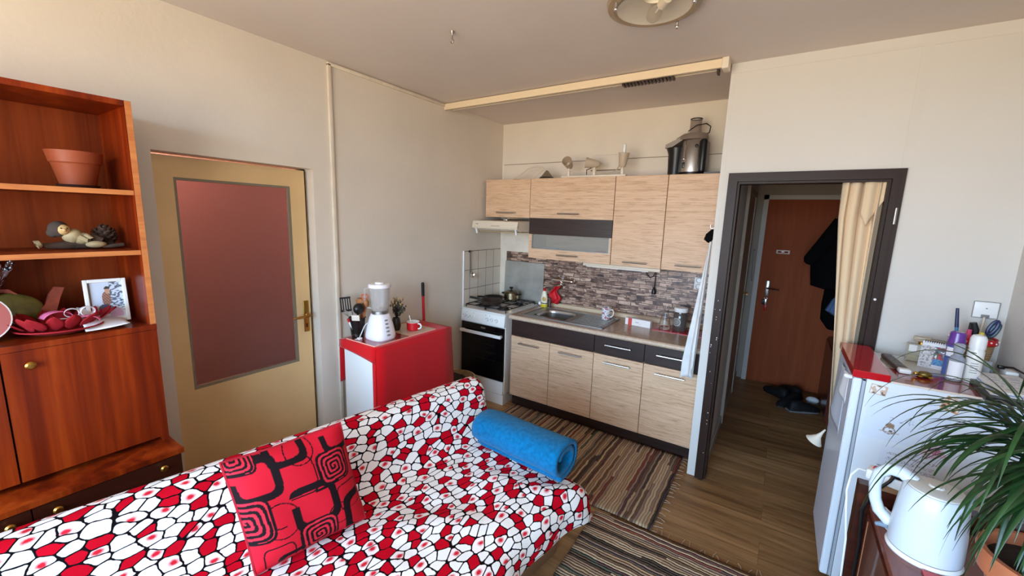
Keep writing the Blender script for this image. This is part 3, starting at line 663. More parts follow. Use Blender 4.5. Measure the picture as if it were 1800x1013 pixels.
box((HX0+.02, -.44, 1.553), (HX1-.02, -.05, 1.558)).build('grease_filter', mat('yellowed_filter', (196, 164, 116), .7), t, smooth=0)
MB().box((.30, -.40, 1.654), (.34, -.36, 1.672), .004).tube([(.33, -.38, 1.672), (.36, -.36, 1.682), (.42, -.3, 1.678)], .006).build('cable_clamp', M['chrome'], t)

# lamp strip, sockets
t = thing('light_strip', 'slim beige under-cupboard light fitting beneath the wall cupboards', 'light', (1.39, -.28, 1.30))
box((1.068, -.30, 1.301), (1.712, -.255, 1.329), .006).build('housing', M['beige'], t)
box((1.1, -.296, 1.297), (1.62, -.26, 1.302)).build('diffuser', M['whitep'], t, smooth=0)
t = thing('wall_socket', 'white double wall socket beside the towel on stone-print panel', 'socket', (1.95, -.006, 1.165))
box((1.918, -.02, 1.163), (1.988, -.006, 1.262), .006).build('cover', M['whitep'], t)
for z in (1.238, 1.187):
    MB().lathe([(.02, .003), (.022, 0), (.018, -.002), (.017, .006), (0, .006)], (1.953, -.021, z), n=16, R=Matrix(((1,0,0),(0,0,1),(0,-1,0)))).build('outlet_ring', mat('socket_shadow_grey', (150, 146, 140), .5), t)
t = thing('power_plug', 'black plug dangling on a looped black cable below the light strip', 'plug', (1.61, -.03, 1.1))
MB().tube([(1.53, -.275, 1.305), (1.535, -.06, 1.29), (1.545, -.03, 1.24), (1.57, -.03, 1.222), (1.6, -.03, 1.235), (1.612, -.03, 1.29), (1.616, -.03, 1.24), (1.613, -.03, 1.14)], .004, 6).build('cable', M['black'], t)
MB().lathe([(0, 0), (.018, 0), (.02, .02), (.012, .045), (.005, .06)], (1.612, -.03, 1.085), n=14).build('plug_body', M['black'], t)

# things on the worktop
t = thing('detergent_bottle', 'white washing-up liquid bottle with red cap and yellow base', 'bottle', (.625, -.14, WT))
b = MB().loft([(.625, -.14, WT, .032, .02), (.625, -.14, WT+.03, .034, .021), (.625, -.14, WT+.10, .033, .02), (.625, -.14, WT+.145, .022, .016), (.625, -.14, WT+.165, .012, .012)]).build('bottle_body', mat('cream_bottle_plastic', (232, 222, 196), .35), t)
MB().loft([(.625, -.14, WT+.001, .0335, .0215), (.625, -.14, WT+.035, .0355, .0225)]).build('yellow_base_label', mat('yellow_label', (206, 184, 40), .4), b)
MB().loft([(.625, -.1415, WT+.04, .0352, .0215), (.625, -.1415, WT+.048, .0355, .0217)]).build('dark_label', M['black'], b)
MB().ball((.632, -.158, WT+.085), .019, (1, .25, 1.2)).build('round_label', mat('gold_label', (196, 160, 90), .4), b)
MB().lathe([(.014, 0), (.014, .014), (.007, .022), (.006, .036), (0, .037)], (.625, -.14, WT+.163), n=14).build('bottle_cap', M['red'], t)
tag(MB().box((.535, -.10, .849), (.575, -.06, .885), .012).build('sponge', M['paper']), 'small white sponge at the corner between hob and detergent bottle', 'sponge')
def ragf(u, v):
    return (.70 + .075*(u-.5)*(1+.3*v) + .02*math.sin(9*v+2*u), -.05 - .02*math.sin(u*7+v*3) - .01*v, .89 + .185*(1-v) - .03*abs(u-.5))
tag(MB().grid(14, 16, ragf).build('cleaning_cloth', mat('red_cloth', (206, 24, 36), .6, bmp=(60, .4, .004)), solid=.006, smooth=80), 'crumpled red cleaning cloth leaning behind the detergent bottle', 'cloth')
tag(MB().loft([(.673, -.115, WT, .012, .012), (.673, -.115, WT+.075, .012, .012), (.673, -.115, WT+.082, .008, .008), (.673, -.115, WT+.10, .009, .009)]).build('spray_bottle', mat('dark_bottle', (70, 56, 48), .35)), 'small dark bottle between detergent bottle and red cloth', 'bottle')
def mug(name, label, cx, cy, z, r, h, m, mi, hang=0.0):
    t = thing(name, label, 'mug', (cx, cy, z))
    MB().lathe([(0, 0), (r*.86, 0), (r, h*.12), (r, h), (r*.9, h), (r*.88, h*.1), (0, h*.08)], (cx, cy, z), n=28).build('mug_body', m, t)
    c, s = math.cos(hang), math.sin(hang)
    MB().tube([(cx+c*(r+d), cy+s*(r+d), z+k*h) for d, k in ((-.003, .82), (.018, .85), (.028, .65), (.024, .4), (.008, .25), (-.004, .22))], .0055, 8).build('mug_handle', mi, t)
    return t
def m_mug():
    m, nt, bs = nodes('patterned_mug_glaze')
    nt.links.new(ramp(nt, nz(nt, coords(nt), 34, 3), [(.36, (60, 96, 150)), (.44, (226, 224, 222)), (.56, (226, 224, 222)), (.62, (190, 60, 50)), (.7, (120, 150, 190))]), bs.inputs['Base Color'])
    bs.inputs['Roughness'].default_value = .2; return m
mug('mug', 'white mug with blue and red pattern standing on the sink drainer', 1.285, -.245, WT+.008, .036, .105, m_mug(), M['white'], .2)
t = thing('carton_box', 'flat white carton with a red band lying on the worktop', 'box', (1.565, -.245, WT))
def boxp(u, v):
    if .12 < u < .27: return (206, 70, 62)
    if .42 < u < .54 and .42 < v < .56 and int(u*90) % 2 == 0: return (70, 70, 74)
    if .56 < u < .62 and .30 < v < .36: return (150, 150, 150)
    return (236, 228, 222)
T = Matrix.Translation((1.565, -.245, WT+.0006)) @ Matrix.Rotation(-.10, 4, 'Z')
MB(T).box((-.105, -.02, 0), (.105, .025, .056)).build('carton', M['paper'], t, smooth=0)
MB(T).sheet((-.105, -.0205, 0), (.21, 0, 0), (0, 0, .056), 90, 24, boxp).build('printed_front', painted('carton_print', .45), t, smooth=0)
t = tag(box((1.688, -.30, WT), (2.075, -.10, WT+.005), .001).build('glass_board', M['redgloss'], smooth=0), 'red glass chopping board under the carafe and storage jar', 'chopping board')
zb = WT + .005
MBc = MB().lathe([(0, .001), (.04, .001), (.045, .02), (.036, .075), (.022, .12), (.021, .15), (.028, .185), (.026, .185), (.0185, .15), (.0195, .12), (.033, .075), (.041, .02), (0, .006)], (1.765, -.215, zb), n=28)
tag(MBc.build('glass_carafe', M['glass']), 'clear glass carafe with narrow neck on the red glass board', 'carafe')
t = thing('storage_jar', 'round glass storage jar with white lid on the red board', 'jar', (1.872, -.19, zb))
MB().lathe([(0, 0), (.048, 0), (.052, .01), (.052, .125), (.044, .14), (.044, .15)], (1.872, -.19, zb), n=28).build('jar_glass', mat('smoky_jar_glass', (92, 84, 80), .08, trans=.35, coat=.5), t)
MB().lathe([(.05, 0), (.052, .003), (.052, .028), (.048, .033), (0, .034)], (1.872, -.19, zb+.15), n=28).build('jar_lid', M['white'], t)
def jl(u, v):
    r = math.hypot(u-.5, v-.5)
    return (190, 186, 180) if .40 < r < .47 or (r < .3 and (int(u*16)+int(v*16)) % 3 == 0) else (90, 84, 80)
MB().grid(30, 30, lambda u, v: (1.872+.0528*math.sin((u-.5)*1.3-.35), -.19-.0528*math.cos((u-.5)*1.3-.35), zb+.04+.065*v), (1, 1), jl).build('jar_label', painted('jar_print', .3), t)
tag(MB().lathe([(0, 0), (.024, 0), (.026, .006), (.026, .04), (.022, .046), (0, .046)], (1.985, -.14, zb), n=20).build('small_tin', M['steel']), 'small silver tin at right end of the red board', 'tin')

# towel and cap on the partition hook
def towel(u, v):
    sp = min(1, v*1.15)
    w = .03 + .19*sp
    z = 1.625 - v*(1.03 - .15*(1-u) + .03*math.sin(u*5))
    y = -.655 + (u-.55)*w + .010*math.sin(u*9+v*2)*sp
    x = 2.097 - .012*v - .085*sp*(u**2)*.9 - .016*abs(math.sin(u*8.0+.4))*(.25+sp)
    return (x, max(-.735, min(y, -.645)), z)
tag(MB().grid(44, 50, towel).build('hand_towel', M['greytowel'], solid=.010, smooth=80, off=0), 'long pale grey towel hanging on the partition beside the worktop', 'towel')
t = tag(MB().loft([(2.085, -.655, 1.565, .012, .02), (2.075, -.66, 1.585, .026, .036), (2.082, -.655, 1.62, .024, .03), (2.096, -.65, 1.65, .008, .012)], wob=.008, seed=4).build('beanie', M['coat']), 'small black knitted cap on the hook above the grey towel', 'cap')
tag(MB().cyl((2.112, -.65, 1.66), (2.10, -.65, 1.66), .011).tube([(2.106, -.65, 1.66), (2.085, -.65, 1.655), (2.078, -.65, 1.665), (2.08, -.65, 1.68)], .004, 6).build('coat_hook', M['steeld']), 'small metal hook on the inner side of the partition', 'hook')

# ------------------------------------------------------------------ on top of the wall cupboards
zt = ZT
t = thing('spotlight_bar', 'cream ceiling spotlight bar with three swivel heads lying on cupboards', 'spotlight', (1.09, -.25, zt))
box((.808, -.275, zt), (1.375, -.225, zt+.02), .005).build('mounting_bar', M['cream'], t)
def spot(x, d, bulb=False):
    MB().cyl((x, -.25, zt+.02), (x, -.25, zt+.05), .012).ball((x, -.25, zt+.056), .015).cyl((x, -.25, zt+.06), (x, -.25, zt+.085), .009).ball((x, -.25, zt+.09), .013).build('stem', M['cream'], t)
    d = Vector(d).normalized(); R = d.to_track_quat('Z', 'Y').to_matrix(); c = Vector((x, -.25, zt+.112)) - d*.03
    h = MB().lathe([(0, -.01), (.022, -.004), (.031, .018), (.036, .058), (.043, .106), (.040, .106), (.033, .058), (.026, .03), (0, .028)], c, n=20, R=R).build('spot_head', M['beiged'], t)
    if bulb: MB().lathe([(.012, .03), (.014, .05), (.014, .12), (.011, .165), (0, .17)], c, n=14, R=R).build('bulb', M['whitep'], h)
    else: MB().lathe([(.012, .028), (.013, .05), (.008, .055), (0, .05)], c, n=14, R=R).build('lamp_holder', M['beige'], h)
spot(.868, (.15, -1, .35)); spot(1.10, (-.9, -.45, .12)); spot(1.338, (.1, -.12, 1), True)
MB().tube([(1.02, -.22, zt+.03), (1.015, -.21, zt+.07), (1.06, -.2, zt+.09), (1.09, -.2, zt+.095)], .004, 6).build('cable', M['black'], t)
MB().tube([(1.13, -.20, zt+.04), (1.2, -.19, zt+.035), (1.27, -.2, zt+.06), (1.32, -.235, zt+.12)], .005, 6).build('cable', M['beiged'], t)
tag(MB().box((.99, -.035, 2.122), (1.25, -.012, 2.246), .002).build('junction_cover', M['wall'], smooth=0), 'cream rectangular cover plate on the wall behind the spotlight bar', 'cover')
tag(MB().tube([(.27, -.22, zt+.005), (.36, -.22, zt+.05), (.44, -.22, zt+.10), (.52, -.23, zt+.115), (.60, -.24, zt+.10), (.65, -.24, zt+.06)], .006, 8).tube([(.48, -.2, zt+.008), (.55, -.2, zt+.06), (.60, -.2, zt+.09), (.66, -.22, zt+.04)], .005, 8).build('white_cable', M['beige']), 'loose pale cable arching over the small cupboard top', 'cable')
t = thing('clip_lamp', 'small grey clip-on lamp lying flat with black edge on cupboard top', 'lamp', (.65, -.26, zt))
MB().lathe([(.0, .075), (.01, .072), (.055, .016), (.06, .014)], (.655, -.25, zt), n=20).build('shade', mat('grey_lamp_metal', (128, 112, 94), .45), t)
MB().lathe([(.066, 0), (.068, .008), (.06, .016), (0, .016)], (.655, -.25, zt), n=20).build('rim', M['black'], t)
# juicer
t = thing('juicer', 'steel and black centrifugal juicer with clear feeding tube on cupboard top', 'juicer', (1.83, -.19, zt))
jx, jy = 1.845, -.185
MB().lathe([(0, 0), (.095, 0), (.098, .02), (.0985, .022)], (jx, jy, zt), n=36).build('foot', M['black'], t)
MB().lathe([(.096, .02), (.0965, .24), (.09, .25), (0, .25)], (jx, jy, zt), n=36).build('motor_housing', M['steel'], t)
MB().box((jx+.055, jy-.10, zt+.01), (jx+.103, jy+.06, zt+.25), .03, 4).build('side_clamp', M['black'], t)
MB().loft([(jx-.115, jy+.0, zt, .055, .07), (jx-.115, jy, zt+.16, .062, .075), (jx-.118, jy, zt+.20, .072, .082)], n=28).build('pulp_container', M['black'], t)
MB().loft([(jx-.02, jy, zt+.252, .115, .095), (jx-.016, jy, zt+.27, .112, .094), (jx+.0, jy, zt+.295, .09, .08), (jx, jy, zt+.30, .05, .05)], n=32).build('clear_cover', mat('smoky_clear_plastic', (168, 152, 140), .15, trans=.5, ior=1.2), t)
MB().prism([(jx-.19, zt+.20), (jx-.185, zt+.225), (jx-.07, zt+.275), (jx-.07, zt+.25), (jx-.14, zt+.205)], 'y', jy-.075, jy+.075).build('pulp_spout', mat('smoky_grey_plastic', (150, 136, 124), .3), t, smooth=0)
ft = MB().lathe([(.042, .295), (.041, .40), (.038, .40), (.038, .295)], (jx, jy, zt), n=28).build('feeding_tube', mat('clear_tube', (214, 204, 198), .08, trans=.85, ior=1.15), t)
MB().lathe([(.036, .40), (.042, .398), (.043, .405), (.036, .408)], (jx, jy, zt), n=28).build('tube_rim', M['black'], ft)
MB().tube([(jx-.035, jy-.07, zt+.31), (jx+.02, jy-.075, zt+.345), (jx+.075, jy-.03, zt+.36), (jx+.095, jy+.03, zt+.35), (jx+.085, jy+.06, zt+.315), (jx+.05, jy+.06, zt+.30)], .004, 8).build('locking_bail', M['blackm'], t)
MB().tube([(jx-.035, jy-.072, zt+.31), (jx-.04, jy-.098, zt+.2), (jx-.042, jy-.103, zt+.12)], .003, 6).ball((jx-.042, jy-.105, zt+.11), .011).build('latch', M['chrome'], t)
MB().ball((jx+.035, jy-.092, zt+.20), .012, (1, .4, 1)).box((jx-.055, jy-.092, zt+.05), (jx-.035, jy-.075, zt+.09), .004).build('switch', M['black'], t)
box((1.945, -.28, zt), (2.10, -.06, zt+.016)).build('wooden_board', M['wenge'], smooth=0)
tag(bpy.data.objects['wooden_board'], 'thin dark board lying on the cupboard top right of the juicer', 'board')

# ceiling rail above the niche
t = thing('curtain_rail', 'long cream box-section curtain rail under the ceiling before the kitchen niche', 'curtain rail', (1.06, -.85, 2.55))
MB().box((.004, -.874, 2.548), (2.105, -.858, 2.594)).box((.004, -.858, 2.584), (2.105, -.79, 2.594)).build('pelmet_board', mat('rail_cream_paint', (230, 211, 180), .45), t, smooth=0)
MB().box((.03, -.845, 2.556), (2.06, -.80, 2.583)).box((.03, -.845, 2.552), (2.06, -.835, 2.556)).box((.03, -.81, 2.552), (2.06, -.80, 2.556)).build('runner_track', M['beige'], t, smooth=0)
MB().box((2.075, -.88, 2.54), (2.112, -.79, 2.6), .006).build('end_bracket', M['cream'], t)
box((2.05, -.85, 2.528), (2.062, -.80, 2.556)).build('track_stop', M['wenge'], t, smooth=0)
mb = MB(); random.seed(5)
for k in range(15):
    x = 1.50 + k*.0215; mb.box((x, -.85+random.uniform(-.004, .004), 2.537), (x+.013, -.795, 2.552))
mb.build('curtain_gliders', M['wenge'], t, smooth=0)

# ceiling lamp and hook
t = thing('ceiling_lamp', 'round open ceiling lamp with bare bulb and chrome screws', 'ceiling lamp', (1.905, -1.655, 2.6))
cx, cy = 1.905, -1.655
MB().lathe([(0, 0), (.195, 0), (.19, -.02), (.165, -.03), (.15, -.024)], (cx, cy, 2.6), n=48).build('base_ring', mat('aged_lamp_ring', (150, 130, 104), .4, coat=.3), t)
MB().lathe([(.152, -.026), (.12, -.012), (.03, -.008), (0, -.008)], (cx, cy, 2.6), n=48).build('reflector', mat('lamp_reflector', (214, 206, 188), .25, coat=.3), t)
for a in (-2.35, -1.6, -.2, 1.2): MB().cyl((cx+.172*math.cos(a), cy+.172*math.sin(a), 2.572), (cx+.172*math.cos(a), cy+.172*math.sin(a), 2.55), .006).ball((cx+.172*math.cos(a), cy+.172*math.sin(a), 2.548), .009).build('glass_screw', M['chrome'], t)
d0 = Vector((cx+.055, cy-.05, 2.566)); dd = Vector((-.62, .78, -.06)).normalized(); RR = dd.to_track_quat('Z', 'Y').to_matrix()
MB().lathe([(0, 0), (.02, 0), (.021, .05), (.017, .055), (0, .055)], d0 - dd*.03, n=20, R=RR).build('lamp_socket', M['beige'], t)
b = MB().lathe([(.013, .0), (.014, .02), (.026, .045), (.031, .068), (.026, .09), (.012, .103), (0, .106)], d0 + dd*.025, n=24, R=RR).build('bulb', mat('bulb_glass', (236, 230, 220), .04, trans=.9, ior=1.15), t)
MB().cyl(d0+dd*.03, d0+dd*.075, .005, .002, 8).build('filament_mount', M['whitep'], b)
MB().lathe([(.045, -.01), (.05, -.03), (.045, -.034)], (cx+.03, cy-.10, 2.6), n=24).build('socket_plate', M['cream'], t)
t = tag(MB().lathe([(.011, 0), (.009, -.008), (.006, -.012), (.004, -.02)], (.959, -1.858, 2.6), n=14).tube([(.959, -1.858, 2.582), (.959, -1.858, 2.565), (.968, -1.858, 2.557), (.966, -1.858, 2.547), (.956, -1.858, 2.545), (.95, -1.858, 2.552)], .0035, 8).build('ceiling_hook', M['steeld']), 'small white screw hook in the ceiling', 'hook')
# ------------------------------------------------------------------ bookcase and its things
BY, BYN = -2.985, -3.83
BD, BL = .35, .48
t = bc = thing('bookcase', 'tall glossy reddish mahogany bookcase with open shelves over cupboard doors', 'bookcase', (.24, -3.4, 0))
box((.002, BY-.02, .69), (BD, BY, 2.07)).build('side_panel', M['mah'], t, smooth=0)
box((.002, BYN, .69), (BD, BYN+.02, 2.07)).build('side_panel', M['mah'], t, smooth=0)
box((.002, BYN+.02, 2.05), (BD, BY-.02, 2.07)).build('top_board', M['mah'], t, smooth=0)
box((BD-.001, BY-.0195, 1.2045), (BD+.001, BY-.0005, 2.069)).build('edge_strip', M['mahe'], t, smooth=0)
box((.004, BYN+.02, .69), (.018, BY-.02, 2.05)).build('back_panel', M['mahb'], t, smooth=0)
for z in (1.722, 1.490):
    s = box((.018, BYN+.02, z), (BD-.012, BY-.02, z+.018)).build('shelf', M['mahb'], t, smooth=0)
    box((BD-.012, BYN+.02, z), (BD-.008, BY-.02, z+.018)).build('shelf_edge', M['mahe'], s, smooth=0)
box((.018, BYN+.02, 1.182), (BD+.004, BY+.0, 1.203)).build('middle_board', M['mah'], t, smooth=0)
ym = -3.402
for y0, y1, ky in ((ym+.0025, BY-.0005, -3.338), (BYN+.001, ym-.0025, -3.47)):
    p = box((BD-.018, y0, .712), (BD+.001, y1, 1.180)).build('door', M['mah'], t, smooth=0)
    MB().lathe([(.006, 0), (.006, .008), (.013, .012), (.014, .018), (.009, .023), (0, .024)], (BD+.001, ky, 1.128), n=18, ax='x').build('knob', M['brass'], p)
box((.004, BYN, .05), (BL-.02, BY+.002, .670)).build('base_body', M['mahd'], t, smooth=0)
box((.004, BYN-.004, .670), (BL, BY+.008, .690)).build('base_ledge', M['mah'], t, smooth=0)
for y0, y1, ky in ((ym+.002, BY-.002, -3.345), (BYN+.002, ym-.002, -3.452)):
    p = box((BL-.02, y0, .48), (BL-.004, y1, .666)).build('drawer', M['mahd'], t, smooth=0)
    for k in ((ky, -3.05) if ky > -3.4 else (ky,)): MB().lathe([(.006, 0), (.006, .008), (.012, .012), (.013, .017), (.008, .022), (0, .023)], (BL-.004, k, .636), n=18, ax='x').build('knob', M['brass'], p)
    box((BL-.02, y0, .06), (BL-.004, y1, .475)).build('lower_drawer', M['mahd'], t, smooth=0)

zs1, zs2, zs3 = 1.7408, 1.5088, 1.2038
t = thing('flower_pot', 'empty terracotta-coloured flower pot on the top shelf', 'flower pot', (.2, -3.127, zs1))
MB().lathe([(0, .012), (.05, .012), (.066, .085), (.068, .09), (.071, .092), (.078, .126), (.08, .133), (.074, .133), (.066, .095), (.046, .02), (0, .018)], (.2, -3.127, zs1), n=40).build('pot_body', M['terra'], t)
MB().lathe([(0, 0), (.055, 0), (.062, .012), (.058, .012), (.05, .004), (0, .004)], (.2, -3.127, zs1), n=32).build('saucer', mat('dark_saucer', (58, 32, 22), .5), t)
t = thing('gnome_figurine', 'small reclining bearded gnome figurine on driftwood, middle shelf', 'figurine', (.2, -3.17, zs2))
z = zs2 + .004
MB().tube([(.22, -3.262, z+.022), (.21, -3.235, z+.012), (.2, -3.18, z+.014), (.2, -3.10, z+.012), (.2, -3.05, z+.016)], [.006, .01, .016, .014, .008], 8).build('driftwood', M['bark'], t)
MB().lathe([(0, .018), (.012, .012), (.016, .0), (.012, 0), (0, .010)], (.22, -3.262, z+.018), n=14, R=Matrix.Rotation(-1.2, 3, 'X')).build('mushroom_cap', M['gnome'], t)
MB().ball((.2, -3.162, z+.048), .03, (1, 1.05, .95)).ball((.205, -3.138, z+.038), .026, (1, 1.2, .9)).build('jacket', M['gnome'], t)
h = MB().ball((.215, -3.188, z+.072), .02, (.9, 1, 1)).build('head', M['gnomeskin'], t)
MB().ball((.2, -3.197, z+.074), .027, (1, 1.1, 1.1)).ball((.195, -3.212, z+.06), .018).build('hair', M['gnomehair'], h)
MB().ball((.234, -3.188, z+.071), .006).build('nose', M['gnomeskin'], h)
mb = MB()
for s in (-1, 1): mb.ball((.233, -3.188+s*.008, z+.078), .0022, n=8)
mb.build('eyes', M['blackm'], h)
MB().tube([(.225, -3.15, z+.045), (.235, -3.128, z+.03), (.24, -3.12, z+.04), (.235, -3.135, z+.055)], [.011, .01, .008, .007]).build('arm', M['gnome'], t)
MB().tube([(.2, -3.13, z+.034), (.215, -3.105, z+.04), (.22, -3.085, z+.03)], [.018, .015, .012]).build('trousers', M['bark'], t)
MB().ball((.235, -3.108, z+.016), .018, (.9, 1.7, .75)).build('boot', M['gnome'], t)
t = thing('pine_cone', 'dark brown pine cone beside the gnome figurine', 'pine cone', (.16, -3.068, zs2))
MB().ball((.17, -3.066, z+.046), .03, (1, 1, 1.25)).build('core', M['cone'], t)
mb = MB()
for i in range(60):
    a = i*2.399; k = i/60; zz = z+.012+.072*k; rr = .034*math.sqrt(max(.06, 1-(2*k-.85)**2))
    R = Matrix.Rotation(a, 3, 'Z') @ Matrix.Rotation(-.5-.5*k, 3, 'Y')
    mb.ball((.17+rr*math.cos(a), -3.066+rr*math.sin(a), zz), .011, (1.1, .8, .28), 8, R)
mb.build('scales', M['cone'], t)
tag(MB().tube([(.235, -3.09, z+.005), (.24, -3.06, z+.009), (.235, -3.03, z+.012), (.225, -3.022, z+.007)], [.004, .008, .008, .003]).build('wood_chip', M['bark']), 'flat pale wood chip lying in front of the pine cone', 'wood chip')

# bottom open shelf
z = zs3
t = thing('ceramic_fish', 'green ceramic fish with brick-red fins leaning at back of shelf', 'ornament', (.15, -3.31, z))
T = Matrix.Translation((.13, -3.342, z+.083)) @ Matrix.Rotation(-.12, 4, 'X') @ Matrix.Rotation(-.15, 4, 'Y')
MB(T).ball((0, 0, 0), .09, (.28, 1.0, .72), 28).build('body', M['fishg'], t)
MB(T).prism([(.07, -.022), (.105, -.03), (.128, -.052), (.118, -.01), (.128, .045), (.139, .085), (.112, .088), (.098, .06), (.088, .018), (.074, .0)], 'x', -.012, .012).build('tail', M['fishr'], t)
MB(T).prism([(-.06, .052), (-.03, .068), (.005, .064), (.03, .052), (-.0, .078), (-.05, .079)], 'x', -.009, .009).build('top_fin', M['fishr'], t)
t = thing('ornamental_plate', 'round pink and white plate at left edge, before the fish', 'plate', (.24, -3.43, z))
T = Matrix.Translation((.255, -3.432, z+.085)) @ Matrix.Rotation(PI/2-.25, 4, 'Y')
MB(T).lathe([(0, .012), (.04, .012), (.08, .0), (.083, .0), (.083, .006), (.04, .018), (0, .018)], n=40).build('plate_body', mat('plate_pink', (196, 112, 108), .3), t)
MB(T).lathe([(0, .0195), (.044, .0195), (.062, .0095)], n=20).build('pale_centre', mat('plate_centre', (226, 214, 186), .35), t)
MB(T).lathe([(.0795, .003), (.0835, .008), (.0795, .009)], n=40).build('white_rim', M['white'], t)
t = thing('foil_parcel', 'crinkled silver foil parcel at the left edge, behind the plate', 'parcel', (.17, -3.44, z))
def foilf(u, v):
    a = 2*PI*u; r = .024 + .04*v**1.4 + .010*math.sin(a*7+v*5)*v
    return (.112+r*.85*math.cos(a), -3.425+.045*v+r*math.sin(a), z+.002+.245*v+.018*math.sin(a*5)*v)
MB().grid(48, 14, foilf).build('foil_wrap', M['foil'], t, smooth=0, solid=.0015)
MB().tube([(.10, -3.40, z+.24), (.14, -3.375, z+.258), (.16, -3.358, z+.24), (.14, -3.36, z+.225), (.11, -3.385, z+.232)], .006, 8).build('silver_ribbon', M['ribbonw'], t)

t = thing('framed_photo', 'white framed photo of a person in the snow on bookcase', 'photo frame', (.17, -3.09, z))
def snow(u, v):
    c = (196, 206, 222) if v > .35 else (212, 214, 224)
    if u > .60 and v > .22 and noise.noise(Vector((u*9, v*24, 2))) > .02: c = (84, 92, 108)
    if ((u-.50)/.13)**2 + ((v-.55)/.20)**2 < 1: c = (122, 72, 60) if (int(u*38)+int(v*38)) % 3 else (172, 128, 108)
    if ((u-.545)/.075)**2 + ((v-.77)/.085)**2 < 1: c = (188, 142, 116)
    if v > .80 and ((u-.545)/.085)**2 + ((v-.82)/.06)**2 < 1: c = (46, 42, 46)
    if ((u-.42)/.19)**2 + ((v-.27)/.14)**2 < 1: c = (52, 60, 86)
    if ((u-.74)/.2)**2 + ((v-.12)/.16)**2 < 1: c = (204, 164, 202)
    if v < .06: c = (228, 228, 234)
    return c
T = Matrix.Translation((.20, -3.09, z+.003)) @ Matrix.Rotation(-.10, 4, 'Z') @ Matrix.Rotation(-.14, 4, 'Y')
W2, HH = .0635, .178
mb = MB(T).box((-.008, -W2, 0), (.008, -W2+.013, HH), .002).box((-.008, W2-.013, 0), (.008, W2, HH), .002).box((-.008, -W2+.013, HH-.013), (.008, W2-.013, HH), .002).box((-.008, -W2+.013, 0), (.008, W2-.013, .013), .002)
mb.box((-.008, -W2+.01, .01), (-.004, W2-.01, HH-.01)).build('frame', M['white'], t, smooth=0)
MB(T).sheet((-.002, -W2+.012, .012), (0, 2*W2-.024, 0), (0, 0, HH-.024), 60, 80, snow).build('photo', painted('snow_photo_print', .35, .3), t, smooth=0)
MB(T).box((-.0015, -W2+.013, .013), (-.0005, -W2+.019, HH-.013)).build('mount_edge', mat('mount_shadow', (120, 112, 104), .6), t, smooth=0)
MB(T).prism([(-.008, .10), (-.075, .012), (-.068, .009), (-.006, .088)], 'y', -.015, .015).build('easel_back', M['grey'], t, smooth=0)

t = thing('felt_bowl', 'dark red felt bowl cut like leaves on the bookcase', 'bowl', (.25, -3.22, z))
bx, by = .235, -3.235
MB().lathe([(0, .001), (.07, .003), (.12, .022), (.118, .026), (.07, .008), (0, .006)], (bx, by, z), n=40).build('bowl_base', M['felt'], t)
for k in range(16):
    a = 2*PI*k/16 + .2; out = Vector((math.cos(a)*.62, math.sin(a)*1.06, 0)); sd = Vector((-math.sin(a), math.cos(a), 0))
    L = .055 + .018*math.sin(k*2.3)
    def petal(u, v, a=a, out=out, sd=sd, L=L):
        w = .030*math.sin(PI*min(1, .12+v*.88))**.8
        p = Vector((bx, by, z)) + out*(.085+L*v) + sd*(u-.5)*2*w*.8 + Vector((0, 0, 0.016+.054*v+.006*abs(u-.5)*2))
        return (min(p.x, .336), p.y, p.z)
    MB().grid(6, 8, petal).build('leaf_lobe', M['felt'], t, solid=.003, smooth=70)
t = thing('ribbon_bow', 'pink and white satin ribbon bow lying in the red felt bowl', 'ribbon', (.27, -3.19, z+.02))
def rib(c, r, w, ax, a0, a1, tilt):
    R = Matrix.Rotation(tilt, 3, 'Z')
    def fn(u, v):
        a = a0 + (a1-a0)*u
        return Vector(c) + R @ Vector(((v-.5)*w, r*math.cos(a), ax*r*math.sin(a)))
    return fn
zc = z + .05
MB().grid(20, 4, rib((.25, -3.245, zc), .042, .04, .75, .3, 2.8, .2)).grid(16, 4, rib((.285, -3.17, zc-.012), .034, .035, .6, .0, PI, -.3)).build('pink_band', M['ribbon'], t, solid=.0015, smooth=70)
MB().grid(24, 3, rib((.265, -3.165, zc+.022), .022, .018, .8, 0, 2*PI, .3)).grid(24, 3, rib((.262, -3.205, zc+.022), .020, .022, .8, 0, 2*PI, -.2)).build('white_loop', M['ribbonw'], t, solid=.0012, smooth=70)
MB().grid(16, 2, lambda u, v: (.285+.01*math.sin(u*5)+(v-.5)*.014, -3.27+.11*u, zc+.004+.006*math.sin(u*6))).build('ribbon_tail', M['ribbonw'], t, solid=.0012, smooth=70)
tag(MB().grid(12, 10, lambda u, v: (.18+.15*v+.01*u, -3.178+.125*u-.01*v, z+.07*(1-v)*(.55+.45*math.cos(u*2.2))*(1-u*.5)+.006+.012*u*u*v)).build('paper_napkin', M['paper'], solid=.001, smooth=70), 'white paper napkin between the red felt bowl and photo frame', 'napkin')

# ------------------------------------------------------------------ small white cabinet with red cloth
ZC = .848
t = thing('white_cabinet', 'narrow white cabinet under the red tablecloth against the left wall', 'cabinet', (.26, -1.63, 0))
box((.105, -1.952, .06), (.418, -1.29, ZC), .002, 1).build('body', M['white'], t, smooth=0)
box((.42, -1.945, .07), (.436, -1.295, ZC-.01)).build('door', M['white'], t, smooth=0)
box((.12, -1.94, 0), (.40, -1.31, .06)).build('plinth', M['whitep'], t, smooth=0)
mb = MB()
mb.grid(10, 16, lambda u, v: (.088+.362*u, -1.972+.70*v, ZC+.004))
mb.grid(8, 16, lambda u, v: (.448+.006*v+.012*math.sin(v*0)+.014*v*math.sin(u*17)+.02*v*(u**3), -1.972+.70*u+.035*v*u**4, ZC+.004-.70*v))
mb.grid(10, 4, lambda u, v: (.088+.362*u, -1.974-.004*v, ZC+.004-(.05+.045*u**1.5)*v))
